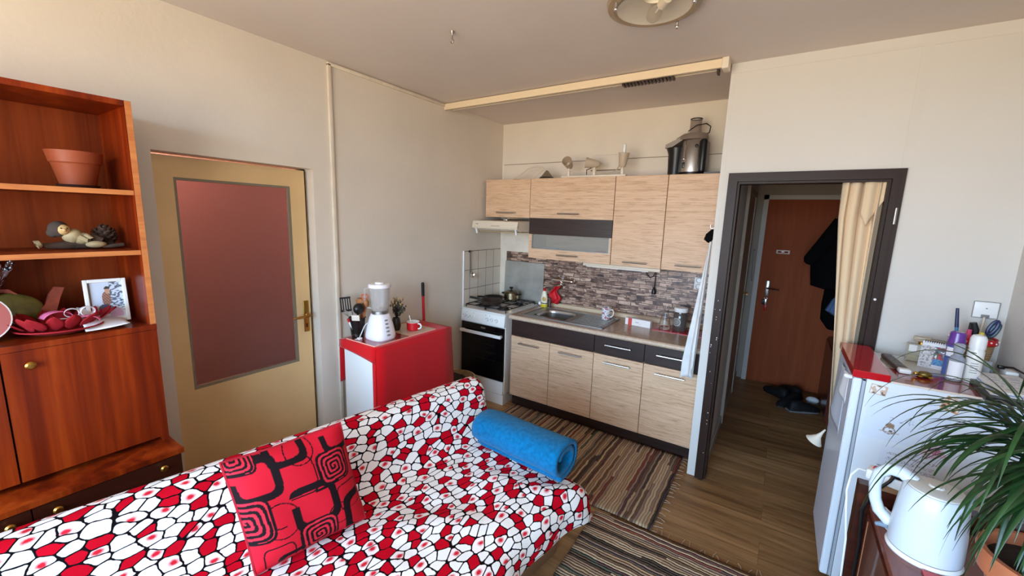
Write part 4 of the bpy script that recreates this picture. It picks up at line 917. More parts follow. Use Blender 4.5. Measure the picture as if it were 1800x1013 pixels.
mb.grid(3, 10, lambda u, v: (.42+.03*u+.006*v, -1.974-.004*v, ZC+.004-.66*v))
mb.grid(6, 10, lambda u, v: (.086-.006*v, -1.972+.05*u+.30*u*(1-v)*0+.0*v, ZC+.004-.30*v))
mb.grid(12, 14, lambda u, v: (.088+.362*u, -1.272+.035*v+.012*v*math.sin(u*14), ZC+.004-.62*v))
tag(mb.build('tablecloth', M['redcloth'], solid=.003, smooth=70), 'bright red tablecloth draped over the narrow white cabinet', 'tablecloth')
ZB = ZC + .006
t = thing('glass_board', 'glass chopping board, half red half cream, on the red tablecloth', 'chopping board', (.265, -1.67, ZB))
box((.125, -1.945, ZB), (.408, -1.655, ZB+.006)).build('red_half', M['redwood'], t, smooth=0)
box((.125, -1.655, ZB), (.408, -1.40, ZB+.006)).build('cream_half', mat('cream_print', (206, 188, 164), .2, coat=.4), t, smooth=0)
MB().box((.122, -1.947, ZB), (.125, -1.40, ZB+.006)).box((.408, -1.947, ZB), (.411, -1.40, ZB+.006)).box((.125, -1.948, ZB), (.408, -1.945, ZB+.006)).build('polished_edge', mat('glass_edge_pink', (232, 176, 150), .3), t, smooth=0)
ZB += .006
# blender
t = thing('blender', 'white table blender with clear jug and side buttons on glass board', 'blender', (.285, -1.80, ZB))
cx, cy = .288, -1.80
def sq(rx, ry, zz): return [(cx+rx*math.copysign(abs(math.cos(a))**.7, math.cos(a)), cy+ry*math.copysign(abs(math.sin(a))**.7, math.sin(a)), zz) for a in [2*PI*k/36 for k in range(36)]]
mb = MB(); prev = None
for k, (r, h) in enumerate([(.088, 0), (.094, .008), (.092, .03), (.078, .09), (.064, .135), (.057, .152), (.05, .156)]):
    ring = [mb.v(p) for p in sq(r, r*.92, ZB+h*1.1)]
    if prev:
        for i in range(36): mb.f([prev[i], prev[(i+1) % 36], ring[(i+1) % 36], ring[i]])
    else: mb.f(ring[::-1])
    prev = ring
mb.f(prev); mb.build('motor_base', M['blend'], t, smooth=45)
mb = MB()
for k in range(5):
    f = k/4; a = -.12; r = .1 - .028*f
    c = Vector((cx+(r-.004)*math.cos(a), cy+(r-.004)*math.sin(a), ZB+.038+.094*f))
    mb.ball(c, .014, (.45, 1, .42), 12, Matrix.Rotation(a, 3, 'Z'))
mb.build('push_buttons', M['grey'], t)
MB().lathe([(.044, 0.1650), (.05, 0.1738), (.052, 0.1892), (.056, 0.2090), (.069, 0.3465), (.066, 0.3465), (.053, 0.2090), (.046, 0.1925), (0, 0.1870)], (cx, cy, ZB), n=36).build('jug', M['glassj'], t)
MB().lathe([(.05, 0.1650), (.054, 0.1705), (.054, 0.1892), (.05, 0.1936)], (cx, cy, ZB), n=36).build('jug_collar', M['steeld'], t)
MB().lathe([(.058, 0.3454), (.072, 0.3454), (.072, 0.3608), (.066, 0.3685), (.03, 0.3707), (.028, 0.3795), (0, 0.3806)], (cx, cy, ZB), n=36).build('jug_lid', M['blend'], t)
MB().tube([(cx-.062, cy-.03, ZB+.335), (cx-.092, cy-.045, ZB+.33), (cx-.094, cy-.046, ZB+.242), (cx-.085, cy-.04, ZB+.204), (cx-.05, cy-.025, ZB+.198)], .008, 8).build('jug_handle', M['glassj'], t)
MB().lathe([(0, 0.1958), (.02, 0.1958), (.012, 0.2090), (0, 0.2156)], (cx, cy, ZB), n=12).build('cutter', M['chrome'], t)
MB().tube([(cx-.055, cy-.02, ZB+.13), (cx-.085, cy-.06, ZB+.08), (cx-.075, cy-.105, ZB+.02), (cx-.07, cy-.112, ZB+.012)], .003, 6).box((cx-.082, cy-.126, ZB), (cx-.058, cy-.1, ZB+.014), .003).cyl((cx-.076, cy-.124, ZB+.007), (cx-.076, cy-.145, ZB+.007), .002, n=6).cyl((cx-.064, cy-.124, ZB+.007), (cx-.064, cy-.145, ZB+.007), .002, n=6).build('power_cord', M['whitep'], t)
# utensil holder
hx, hy = .160, -1.885
t = thing('utensil_holder', 'dark wire mesh utensil holder at near end of the glass board', 'utensil holder', (hx, hy, ZB))
MB().lathe([(0, .001), (.038, .001), (.042, .03), (.052, .135), (.0505, .135), (.040, .03), (0, .004)], (hx, hy, ZB), n=24).build('mesh_cup', mat('smoky_dark_wire_mesh', (44, 36, 34), .4, .6, alpha=.72), t)
MB().tube([(hx+.053*math.cos(2*PI*k/24), hy+.053*math.sin(2*PI*k/24), ZB+.136) for k in range(24)], .0035, 8, closed=True).build('rim', M['iron'], t)
g = 'kitchen utensils in the mesh holder'
hz = ZB + .012
t = thing('slotted_turner', 'dark slotted turner leaning toward wall, leftmost of the utensils', 'turner', (hx-.02, hy-.01, hz), g)
MB().tube([(hx-.015, hy, hz), (.115, -1.89, 1.03)], .005).build('turner_handle', M['steeld'], t)
T = Matrix.Translation((.092, -1.915, 1.03)) @ Matrix.Rotation(.96, 4, 'Z') @ Matrix.Rotation(-.08, 4, 'Y')
mb = MB(T).box((-.034, -.002, .0), (.034, .002, .014)).box((-.034, -.002, .088), (.034, .002, .1))
for k in range(5): mb.box((-.034+k*.0145, -.002, .014), (-.026+k*.0145, .002, .088))
mb.build('slotted_blade', M['blackm'], t, smooth=0)
t = thing('wooden_masher', 'pale brown wooden masher with broad head in the utensil holder', 'masher', (hx-.01, hy+.02, hz), g)
MB().tube([(hx-.005, hy+.015, hz), (.150, -1.84, 1.05)], .01).build('masher_handle', M['woodsp'], t)
MB().loft([(.150, -1.838, 1.04, .018, .018), (.148, -1.835, 1.07, .045, .03), (.146, -1.833, 1.10, .05, .032), (.145, -1.832, 1.115, .036, .025)]).build('masher_head', M['woodsp'], t)
t = thing('soup_ladle', 'black round-bowled soup ladle in the utensil holder, facing the room', 'ladle', (hx+.015, hy-.01, hz), g)
MB().tube([(hx+.01, hy, hz), (.182, -1.895, 1.03)], .006).build('ladle_handle', M['black'], t)
MB().ball((.196, -1.898, 1.062), .037, (.8, 1, 1), 24).build('ladle_bowl', M['black'], t)
t = thing('heart_spoon', 'orange spoon with heart-shaped loop rising above the other utensils', 'spoon', (hx+.01, hy+.03, hz), g)
MB().tube([(hx+.012, hy+.02, hz), (.186, -1.84, 1.10)], .0045).build('spoon_handle', mat('orange_plastic', (206, 96, 58), .4), t)
hp = [(.186 + .0016*(13*math.cos(a)-5*math.cos(2*a)-2*math.cos(3*a)-math.cos(4*a))*0 + .84*.0013*16*math.sin(a)**3, -1.84+.55*.0013*16*math.sin(a)**3, 1.13+.0016*(13*math.cos(a)-5*math.cos(2*a)-2*math.cos(3*a)-math.cos(4*a))) for a in [2*PI*k/32 for k in range(32)]]
MB().tube(hp, .0045, 8, closed=True).build('heart_loop', mat('orange_plastic_bright', (206, 96, 58), .4), t)
t = thing('wooden_spoon', 'small round-ended wooden spoon below the orange heart spoon', 'spoon', (hx+.03, hy+.03, hz), g)
MB().tube([(hx+.02, hy+.01, hz), (.198, -1.842, 1.06)], .006).build('spoon_handle', M['woodsp'], t)
MB().ball((.2, -1.838, 1.088), .024, (.6, .8, 1.2)).build('spoon_bowl', M['woodsp'], t)
t = thing('spatula', 'cream-bladed spatula leaning forward over rim of the utensil holder', 'spatula', (hx+.03, hy-.03, hz), g)
MB().tube([(hx-.015, hy+.01, hz), (.19, -1.915, .985)], .006).build('spatula_handle', M['steeld'], t)
T = Matrix.Translation((.196, -1.921, .985)) @ Matrix.Rotation(.6, 4, 'Z') @ Matrix.Rotation(.2, 4, 'X')
MB(T).box((-.026, -.004, 0), (.026, .004, .04), .004).build('spatula_blade', M['cream'], t)
t = thing('knife', 'white-handled knife with red band standing in the utensil holder', 'knife', (hx+.0, hy-.03, hz), g)
MB().tube([(hx+.02, hy-.022, hz), (hx-.014, hy-.050, ZB+.11)], .007).build('knife_handle', M['whitep'], t)
MB().tube([(hx-.014, hy-.050, ZB+.112), (hx-.02, hy-.055, ZB+.135)], .0085).build('red_band', M['red'], t)
t = thing('whisk', 'thin steel wire whisk at the wall side of the utensil holder', 'whisk', (hx-.03, hy-.02, hz), g)
mb = MB().tube([(hx-.02, hy-.01, hz), (.125, -1.925, 1.0)], .004)
for k in range(5):
    a = PI*k/5; mb.tube([(.125, -1.925, 1.0), (.112+.018*math.cos(a), -1.935+.018*math.sin(a), 1.03), (.106, -1.94, 1.05), (.112-.018*math.cos(a), -1.935-.018*math.sin(a), 1.03), (.125, -1.925, 1.0)], .0012, 5)
mb.build('whisk_wires', M['steel'], t)
# vase of dried sprigs, cup
vx, vy = .215, -1.60
t = thing('dried_bouquet', 'dark vase of dried grey-green sprigs behind the blender', 'dried flowers', (vx, vy, ZB))
MB().lathe([(0, 0), (.026, 0), (.034, .03), (.028, .075), (.024, .09), (.02, .09), (.024, .07), (0, .02)], (vx, vy, ZB), n=24).build('vase', mat('dark_vase', (46, 36, 32), .3), t)
random.seed(11)
sp = MB(); gy = MB(); br = MB()
for k in range(34):
    a = random.uniform(0, 2*PI); L = random.uniform(.14, .245); sprd = random.uniform(.01, .055)
    p0 = Vector((vx+random.uniform(-.01, .01), vy+random.uniform(-.01, .01), ZB+.085)); p1 = Vector((max(.05, vx+sprd*math.cos(a)+.025), vy+sprd*math.sin(a), ZB+L))
    sp.tube([p0, (p0+p1)/2+Vector((0, 0, .01)), p1], .0013, 5)
    for q in range(7):
        c = p0.lerp(p1, .35+.65*q/6) + Vector((random.uniform(-.008, .008), random.uniform(-.008, .008), 0))
        (br if L > .2 and q > 4 else gy).ball(c, random.uniform(.004, .008), (1, .6, 1.4), 6)
sp.build('stems', M['bark'], t); gy.build('sprigs', mat('dried_grey_green', (92, 92, 74), .9, var=(60, .3)), t); br.build('seed_heads', mat('dried_straw', (186, 150, 100), .9), t)
for j, (x, y, zz, c) in enumerate(((.262, -1.63, 1.03, 'blackm'),)): MB().tube([(vx, vy, ZB+.06), (x, y, zz)], [.006, .012]).build('dark_twig', M[c], t)
t = mug('coffee_cup', 'red cup with white inside and a spoon in it, on glass board', .308, -1.525, ZB, .046, .062, M['red'], M['white'], .1)
t['category'] = 'cup'
MB().lathe([(.0455, .058), (.047, .0625), (.041, .062), (.034, .012), (0, .01)], (.308, -1.525, ZB), n=28).build('white_lining', M['white'], t)
tag(MB().tube([(.31, -1.53, ZB+.014), (.303, -1.545, ZB+.07), (.298, -1.552, ZB+.11)], [.004, .003, .004], 8).build('teaspoon', M['whitep']), 'white plastic teaspoon sticking up out of the red cup', 'spoon')
t = thing('broom', 'red broom handle with black grip standing against the left wall', 'broom', (.07, -1.17, 0))
MB().cyl((.085, -1.17, .12), (.06, -1.18, 1.03), .0115).build('broom_stick', M['red'], t)
MB().cyl((.06, -1.18, 1.03), (.0575, -1.181, 1.13), .0125, .0135).ball((.0575, -1.181, 1.13), .0135).build('grip', M['black'], t)
MB().box((.06, -1.25, .07), (.11, -1.09, .12), .012).build('broom_head', M['red'], t)
MB().box((.064, -1.248, 0), (.106, -1.092, .07)).build('bristles', M['blackm'], t, smooth=0)
t = thing('wicker_basket', 'brown wicker basket on the floor between red cloth and cooker', 'basket', (.24, -.95, 0))
MB().lathe([(0, .0), (.12, .0), (.15, .30), (.155, .31), (.145, .31), (.115, .02), (0, .02)], (.24, -.95, 0), n=32).build('basket_body', M['wicker'], t)
MB().loft([(.24, -.95, .20, .12, .12), (.22, -.96, .29, .10, .10), (.21, -.96, .315, .05, .05)], wob=.02).build('dark_contents', mat('dark_cloth_bundle', (52, 42, 38), .9), t)

# ------------------------------------------------------------------ sofa
a = math.radians(10)
TS = Matrix(((-math.sin(a), math.cos(a), 0, 1.12), (-math.cos(a), -math.sin(a), 0, -1.78), (0, 0, 1, 0), (0, 0, 0, 1)))
t = thing('sofa', 'brown upholstered sofa bed under a red and white pebble-print throw', 'sofa', (1.35, -2.75, 0))
box((0, 0, 0), (1, 1, 1)).bm.free()
MB(TS).box((.0, -.13, .02), (1.95, .60, .30), .02, 3).build('base', M['sofabase'], t)
MB(TS).box((-.005, .02, .30), (1.95, .69, .415), .04, 3).build('seat', M['sofabase'], t)
MB(TS).prism([(-.135, .28), (.03, .28), (.02, .48), (-.03, .728), (-.125, .728)], 'x', -.01, 1.96).build('backrest', M['sofabase'], t, smooth=0)
prof = [(-.155, .30), (-.155, .67), (-.147, .72), (-.115, .752), (-.05, .756), (-.008, .738), (.008, .70), (.042, .53), (.065, .475), (.12, .452), (.25, .455), (.45, .457), (.62, .455), (.70, .442), (.738, .405), (.750, .355), (.752, .305)]
ac = [0]
for p, q in zip(prof, prof[1:]): ac.append(ac[-1] + math.hypot(q[0]-p[0], q[1]-p[1]))
LP = ac[-1]
def PR(s):
    s = max(0, min(LP-1e-6, s))
    for i in range(len(ac)-1):
        if s <= ac[i+1]:
            k = (s-ac[i])/(ac[i+1]-ac[i]); return (prof[i][0]+(prof[i+1][0]-prof[i][0])*k, prof[i][1]+(prof[i+1][1]-prof[i][1])*k)
def PS(s):
    ps = [PR(s+d) for d in (-.03, -.015, 0, .015, .03)]
    if s < .031 or s > LP-.031: ps = [PR(s)]
    return (sum(p[0] for p in ps)/len(ps), sum(p[1] for p in ps)/len(ps))
def sst(x, a, b):
    x = max(0, min(1, (x-a)/(b-a))); return x*x*(3-2*x)
E0, ULEN = .20, 1.95
def throw(u, v):
    s = v*LP; d = u*(ULEN+E0) - E0
    y, z = PS(s)
    w = Vector((d*3.2, s*3.2, 0)); n1 = noise.noise(w); n2 = noise.noise(w*2.7+Vector((5, 1, 2)))
    wr = .012*n1 + .007*n2
    seat = sst(y, .01, .10)
    wr2 = .009*math.sin(6*d+14*s+4*n1)*sst(y, .05, .3)*(1-sst(d, .2, 1.6))
    if y < .02: y += wr*.8
    z += (wr + wr2) if y > .04 else wr*.3
    if y > .70: y += .014*math.sin(d*13+n1*4)*sst(s, LP-.18, LP); z -= .03*n1*sst(s, LP-.12, LP)
    if d >= 0: x = d
    else:
        e = -d; r = .045; q = min(PI/2, e/r); over = max(0, e-r*PI/2)
        x = -r*math.sin(q) - .12*over*seat
        zs = z - r*(1-math.cos(q)) - over
        k = min(1, (r*(1-math.cos(q)) + over)/.17)
        yb, zb = y + (-.09-y)*k*.9, z + (.52-z)*k*.8
        if z < .5: zb = z
        y, z = y + ((yb-y) if seat < 1 else 0)*(1-seat), zs*seat + zb*(1-seat)
        z = max(z, .30)
    return (x-.0, y, z)
MB(TS).grid(150, 110, throw, (ULEN+E0, LP)).build('patterned_throw', M['throw'], t, smooth=80, recalc=False)
# cushion
def rsq(x, y, h, p=5): return (abs(x/h)**p + abs(y/h)**p)**(1/p)
def cush(u, v):
    R_, B_ = (206, 22, 42), (22, 8, 12); R2 = (214, 40, 58)
    c = R_
    def ring(cx, cy, h, r0, r1): return r0 < rsq(u-cx, v-cy, h) < r1
    # thin outline circles and squares
    if abs(math.hypot(u-.27, v-.40)-.15) < .005 or abs(math.hypot(u-.74, v-.24)-.10) < .005 or abs(math.hypot(u-.55, v-.92)-.12) < .005: c = B_
    if ring(.46, .70, .165, .96, 1.03) and u > .38: c = B_
    if ring(.88, .36, .12, .95, 1.03) or ring(.20, .08, .12, .95, 1.04): c = B_
    if ring(.30, .45, .11, .9, 1.0) and u < .30 and v < .5: c = B_
    # thick rounded frames
    if ring(.56, .42, .20, .68, 1.0) and not (u < .52 and .46 < v < .55) : c = B_
    if ring(.17, .80, .19, .68, 1.0) and (u > .17 or v < .80): c = B_
    if ring(.45, 1.0, .17, .66, 1.0): c = B_
    if ring(.92, .96, .17, .70, 1.0) and (v < .96): c = B_
    if ring(1.0, .16, .22, .68, 1.0): c = B_
    if ring(.33, -.06, .16, .70, 1.0): c = B_
    # squared spirals
    for cx, cy, h in ((.80, .68, .155), (.54, .12, .17), (.02, .46, .20), (.08, 1.0, .14)):
        d = rsq(u-cx, v-cy, h)
        if d < 1:
            an = math.atan2(v-cy, u-cx)/(2*PI); k = d*4.2 + an
            c = B_ if (k % 1) < .52 or d > .9 else R2
    if .52 < v < .545 and .58 < u < .7: c = B_
    return c
ex, ey = Vector((.071, .385, 0)), Vector((-.082, -.042, .405)); nn = ex.cross(ey).normalized(); pc = Vector((1.118, -2.842, .668)); 
if nn.x < 0: nn = -nn
def pil(s):
    def fn(u, v):
        x, y = 2*u-1, 2*v-1
        th = .062*(max(0, 1-x**4)*max(0, 1-y**4))**.75
        k = 1 - .05*(x*x*(1-y*y)*0 + (1-abs(x))*0) ; pin = 1 - .035*(1-x*x)*abs(y)**3 - .0
        pin2 = 1 - .035*(1-y*y)*abs(x)**3
        return pc + ex*.5*x*pin2 + ey*.5*y*pin + nn*(s*th + .004*math.sin(x*5+y*3)*(1-x*x))
    return fn
t = thing('cushion', 'square red cushion with black squares and spirals on the sofa', 'cushion', tuple(pc - Vector((0, 0, .2))))
MB().grid(170, 170, pil(1), (1, 1), cush).build('front_cover', painted('cushion_print', .8, 0, .2), t, smooth=80)
MB().grid(40, 40, pil(-1)).build('back_cover', mat('cushion_red', (196, 22, 42), .85), t, smooth=80)
mb = MB(); pts = [pil(0)(u, v) for u, v in [(i/20, 0) for i in range(20)] + [(1, i/20) for i in range(20)] + [(1-i/20, 1) for i in range(20)] + [(0, 1-i/20) for i in range(20)]]
mb.tube(pts, .0045, 6, closed=True).build('seam', mat('cushion_seam_red', (170, 20, 36), .85), t)
# rolled towel
A_, B_ = Vector((1.21, -1.865, .0)), Vector((1.735, -1.905, .0)); ax_ = (B_-A_).normalized(); sd_ = Vector((-ax_.y, ax_.x, 0))
def roll(u, v):
    an = 2*PI*1.75*(1-u); r = .42 + .58*u
    if u > .97: r += (u-.97)*1.2
    ca, sa_ = math.cos(an-1.9), math.sin(an-1.9)
    p = A_.lerp(B_, v) + sd_*(r*.104*math.copysign(abs(ca)**.8, ca)) + Vector((0, 0, .553 + r*.076*math.copysign(abs(sa_)**.8, sa_)))
    e = abs(v-.5)*2
    p += (p - (A_.lerp(B_, v)+Vector((0, 0, .553))))*(-.12*max(0, e-.8)/.2 if v < .5 else .02*noise.noise(p*9))
    return p + Vector((0, 0, .004*noise.noise(p*14)))
tag(MB().grid(150, 30, roll).build('rolled_towel', M['bluetowel'], solid=.022, smooth=80, off=1), 'bright blue towel folded and rolled at far end of the sofa', 'towel')

# ------------------------------------------------------------------ rag rugs
def rug(name, label, x0, x1, y0, y1, axis, seed, z, frx=None, fry=None):
    t = thing('rag_rug', label, 'rug', ((x0+x1)/2, (y0+y1)/2, 0))
    nx, ny = int((x1-x0)/.03), int((y1-y0)/.03)
    def fn(u, v):
        x, y = x0+(x1-x0)*u, y0+(y1-y0)*v
        ex_ = .007*noise.noise(Vector((x*6, y*6, seed)))
        return (x + (ex_ if u in (0, 1) else 0), y + (ex_ if v in (0, 1) else 0), z + .003 + .0025*noise.noise(Vector((x*7, y*7, seed))))
    MB().grid(nx, ny, fn).build('woven_field', m_rug(axis, seed), t, solid=.006, smooth=80, off=-1)
    mb = MB(); random.seed(int(seed*10))
    if frx:
        y = y0
        while y < y1:
            s = random.uniform(-.02, .02); L = random.uniform(.03, .055)
            mb.tube([(frx, y, z+.003), (frx+L*.5, y+s*.3, z+.005), (frx+L, y+s, z+.002)], .0016, 5); y += random.uniform(.022, .06)
    if fry:
        x = x0
        while x < x1:
            s = random.uniform(-.02, .02); L = random.uniform(.03, .06)
            mb.tube([(x, fry, z+.003), (x+s*.3, fry+L*.5, z+.005), (x+s, fry+L, z+.002)], .0016, 5); x += random.uniform(.022, .07)
    mb.build('fringe', mat('rug_fringe', (176, 152, 128), .95), t)['kind'] = 'stuff'
rug('rag_rug', 'striped rag rug along the kitchen units, fringed at the doorway end', 0.60, 2.055, -1.435, -.57, 'x', 3.7, .004, frx=2.055)
rug('rag_rug', 'striped rag rug in front of the sofa, stripes running across the room', 1.745, 2.62, -3.6, -1.449, 'y', 8.1, .004, fry=-1.45)
# ------------------------------------------------------------------ fridge and the things on it
t = fr = thing('fridge', 'white under-counter fridge covered with pictures on its side', 'fridge', (3.09, -1.055, 0))
FY0, FY1, FZ = -1.304, -.805, 1.044
box((2.85, FY0, .03), (3.375, FY1, FZ), .004).build('cabinet_body', M['fridge'], t, smooth=0)
box((2.806, FY0, .06), (2.836, FY1, FZ-.004), .006).build('door', M['fridge'], t, smooth=0)
box((2.8045, FY0+.006, .065), (2.807, FY1-.004, FZ-.01)).build('door_face', M['fridgedoor'], t, smooth=0)
box((2.836, FY0+.004, .06), (2.85, FY1-.004, FZ-.006)).build('door_gasket', mat('gasket_grey', (172, 180, 190), .6), t, smooth=0)
MB().box((2.8355, FY0+.002, .06), (2.8375, FY0+.005, FZ-.006)).box((2.848, FY0+.002, .06), (2.8505, FY0+.005, FZ-.006)).build('gap_line', M['grey'], t, smooth=0)
MB().box((2.838, FY0+.004, FZ-.012), (2.86, FY0+.03, FZ+.0)).build('hinge', M['grey'], t, smooth=0)
for x in (2.87, 3.34):
    for y in (FY0+.04, FY1-.04): MB().cyl((x, y, 0), (x, y, .03), .018).build('foot', M['black'], t)
tag(MB().box((2.80, FY0-.004, FZ), (2.924, FY1+.02, FZ+.032), .002).build('red_tray', M['redgloss'], smooth=0), 'red glass-topped board lying along the door edge of the fridge', 'board')
zf = FZ + .001
t = thing('glass_board', 'clear and red glass chopping board on top of the fridge', 'chopping board', (3.13, -1.05, zf))
box((2.926, FY0, zf), (3.36, -1.085, zf+.007)).build('red_half', M['redwood'], t, smooth=0)
box((2.926, -1.085, zf), (3.36, -.80, zf+.007)).build('clear_half', mat('pale_glass_print', (196, 190, 182), .12, coat=.5), t, smooth=0)
box((2.926, FY0-.003, zf), (3.36, FY0, zf+.007)).build('polished_edge', mat('glass_edge_cream', (226, 208, 190), .3), t, smooth=0)
zf += .0075
t = thing('remote_control', 'dark remote control with silver end on the fridge top', 'remote control', (2.98, -1.0, zf))
T = Matrix.Translation((2.985, -1.0, zf)) @ Matrix.Rotation(.09, 4, 'Z')
MB(T).box((-.021, -.115, 0), (.021, .12, .02), .006).build('remote_body', mat('remote_brown_grey', (84, 68, 60), .4), t)
MB(T).box((-.0215, -.15, 0), (.0215, -.115, .0205), .006).build('silver_end', M['whitep'], t)
mb = MB(T)
for i in range(3):
    for j in range(6): mb.box((-.014+i*.011, -.07+j*.033, .02), (-.007+i*.011, -.055+j*.033, .0215))
mb.build('keys', M['grey'], t, smooth=0)
t = thing('perfume_bottle', 'square glass perfume bottle with gold neck on the fridge', 'perfume bottle', (3.10, -.87, zf))
T = Matrix.Translation((3.095, -.87, zf)) @ Matrix.Rotation(-.25, 4, 'Z')
MB(T).box((-.05, -.018, 0), (.05, .018, .088), .004).build('glass_body', mat('perfume_glass', (226, 222, 206), .05, trans=.75, ior=1.2), t)
MB(T).box((-.042, -.014, .004), (.042, .014, .03)).build('perfume', mat('pale_gold_liquid', (222, 200, 140), .1, trans=.5, ior=1.2), t)
MB(T).box((-.04, -.0187, .05), (-.012, -.0182, .082)).build('label', mat('perfume_label', (206, 204, 200), .4), t, smooth=0)
MB(T).lathe([(.013, .088), (.013, .10), (.009, .102)], n=16).build('gold_neck', M['gold'], t)
MB(T).box((-.032, -.014, .102), (.032, .014, .126), .005).build('clear_stopper', mat('stopper_glass', (214, 198, 176), .08, trans=.6, ior=1.2), t)
t = thing('desk_calendar', 'small spiral-bound desk calendar with colourful picture on fridge', 'calendar', (3.185, -.90, zf))
def calp(u, v):
    if v > .86: return (222, 222, 226)
    n_ = noise.noise(Vector((u*9, v*9, 2))); m_ = noise.noise(Vector((u*16, v*16, 7)))
    if u < .34: return (196, 192, 194) if m_ < .1 else (140, 136, 140)
    if v < .12: return (210, 206, 216)
    if v < .36: return (56, 132, 176) if m_ > -.2 else (40, 88, 150)
    if n_ > .16: return (176, 40, 62)
    if n_ > .03: return (50, 46, 60)
    if m_ > .2: return (226, 220, 222)
    return (96, 84, 124) if m_ < 0 else (60, 140, 90)
T = Matrix.Translation((3.152, -.925, zf)) @ Matrix.Rotation(-.32, 4, 'Z')
MB(T).prism([(-.045, .0), (-.042, .0), (.003, .115), (0, .115)], 'x', -.065, .065).prism([(.045, .0), (.048, .0), (.003, .115), (0, .115)], 'x', -.065, .065).build('card_stand', M['paper'], t, smooth=0)
MB(T).sheet((-.064, -.0465, .003), (.128, 0, 0), (0, .044, .110), 60, 60, calp).build('printed_page', painted('calendar_print', .4, .2), t, smooth=0)
mb = MB(T)
for k in range(16): mb.tube([(-.056+k*.0075, .006*math.cos(q), .115+.006*math.sin(q)) for q in [2*PI*j/8 for j in range(8)]], .0011, 5, closed=True)
mb.build('spiral_binding', M['blackm'], t)
t = thing('turtle_ornament', 'small golden-green turtle ornament near the fridge edge', 'ornament', (3.055, -1.135, zf))
tx, ty = 3.06, -1.15
MB().ball((tx, ty, zf+.014), .022, (1.1, .85, .65)).build('shell', mat('olive_bronze', (118, 96, 40), .35, .7, bmp=(60, .6, .005)), t)
MB().ball((tx-.028, ty-.003, zf+.014), .008, (1.3, .9, .9)).build('head', M['gold'], t)
for dx, dy in ((-.016, -.016), (.016, -.016), (-.016, .016), (.016, .016)): MB().ball((tx+dx, ty+dy, zf+.006), .008, (1.2, 1, .6), 10).build('foot', M['gold'], t)
t = thing('deodorant_can', 'tall white can with rounded cap near front of the fridge top', 'spray can', (3.215, -1.10, zf))
MB().lathe([(0, 0), (.024, 0), (.026, .004), (.026, .135), (.022, .15)], (3.213, -1.09, zf), n=28).build('can_body', M['white'], t)
MB().lathe([(.0255, .148), (.0255, .19), (.02, .203), (.008, .207), (0, .207)], (3.213, -1.09, zf), n=28).build('can_cap', M['whitep'], t)
mb = MB()
for k in range(5): mb.grid(6, 1, lambda u, v, k=k: (3.213+.0264*math.sin(-.6+.9*u), -1.09-.0264*math.cos(-.6+.9*u), zf+.045+k*.010+.0025*v))
mb.grid(8, 1, lambda u, v: (3.213+.0266*math.sin(-1.0+.8*u), -1.09-.0266*math.cos(-1.0+.8*u), zf+.128+.006*v)).build('small_print', M['grey'], t, smooth=0)
t = thing('spray_bottle', 'clear pump spray bottle with white label on the fridge', 'spray bottle', (3.155, -1.115, zf))
cx, cy = 3.157, -1.11
MB().lathe([(0, .001), (.024, .001), (.0255, .006), (.0255, .09), (.02, .105), (.012, .112)], (cx, cy, zf), n=28).build('bottle_body', mat('clear_bottle', (226, 228, 232), .08, trans=.7, ior=1.15), t)
MB().grid(20, 1, lambda u, v: (cx+.0262*math.sin(-1.2+2.1*u), cy-.0262*math.cos(-1.2+2.1*u), zf+.012+.074*v)).build('white_label', M['paper'], t)
MB().lathe([(.014, .112), (.014, .125), (.017, .126), (.017, .158), (.012, .163), (0, .163)], (cx, cy, zf), n=20).build('clear_cap', mat('clear_cap_plastic', (216, 218, 222), .1, trans=.6, ior=1.15), t)
t = thing('lotion_bottle', 'blue bottle with purple cap behind the clear spray bottle', 'bottle', (3.17, -1.03, zf))
cx, cy = 3.165, -1.035
MB().lathe([(0, 0), (.027, 0), (.028, .005), (.028, .13), (.024, .14)], (cx, cy, zf), n=28).build('bottle_body', mat('blue_bottle', (84, 104, 170), .3), t)
MB().grid(12, 1, lambda u, v: (cx+.0284*math.sin(-1.3+1.3*u), cy-.0284*math.cos(-1.3+1.3*u), zf+.09+.04*v)).build('pale_label', M['paper'], t)
MB().lathe([(.029, .138), (.031, .142), (.027, .165), (.0245, .195), (.02, .199), (0, .199)], (cx, cy, zf), n=28).build('purple_cap', mat('purple_plastic', (104, 58, 146), .25, coat=.3), t)
# basket with pens
t = thing('pen_basket', 'small wicker basket with red polka-dot lining holding pens', 'basket', (3.262, -.86, zf))
cx, cy = 3.262, -.86
MB().lathe([(0, 0), (.056, 0), (.066, .08), (.072, .15), (.068, .15), (.06, .02), (0, .01)], (cx, cy, zf), n=32).build('basket_body', M['wicker'], t)
MB().lathe([(.064, .12), (.07, .155), (.076, .158), (.079, .134), (.075, .13), (.0715, .15)], (cx, cy, zf), n=40).build('lining', M['red'], t)
mb = MB()
for k in range(18):
    a_ = 2*PI*k/18; mb.ball((cx+.0775*math.cos(a_), cy+.0775*math.sin(a_), zf+.142+.006*(k % 2)), .0042, n=8)
mb.build('polka_dots', M['white'], t)
def pen(label, x, y, lean, L, r, col, cap=None, cat='pen', name='pen'):
    o = thing(name, label, cat, (cx+x, cy+y, zf+.055), 'pens and tools in the wicker basket')
    d_ = Vector((lean[0], lean[1], 1)).normalized(); p0 = Vector((cx+x, cy+y, zf+.055))
    MB().cyl(p0, p0+d_*L*.6, r).build('barrel', col, o)
    MB().cyl(p0+d_*L*.6, p0+d_*L, r*1.15, r*.9).build('cap', cap or col, o)
blue, navy = mat('blue_pen', (64, 130, 176), .35), mat('navy_plastic', (36, 44, 84), .35)
pen('blue pen with dark cap standing upright at left of the basket', -.045, .0, (-.10, .05), .225, .0065, blue, navy)
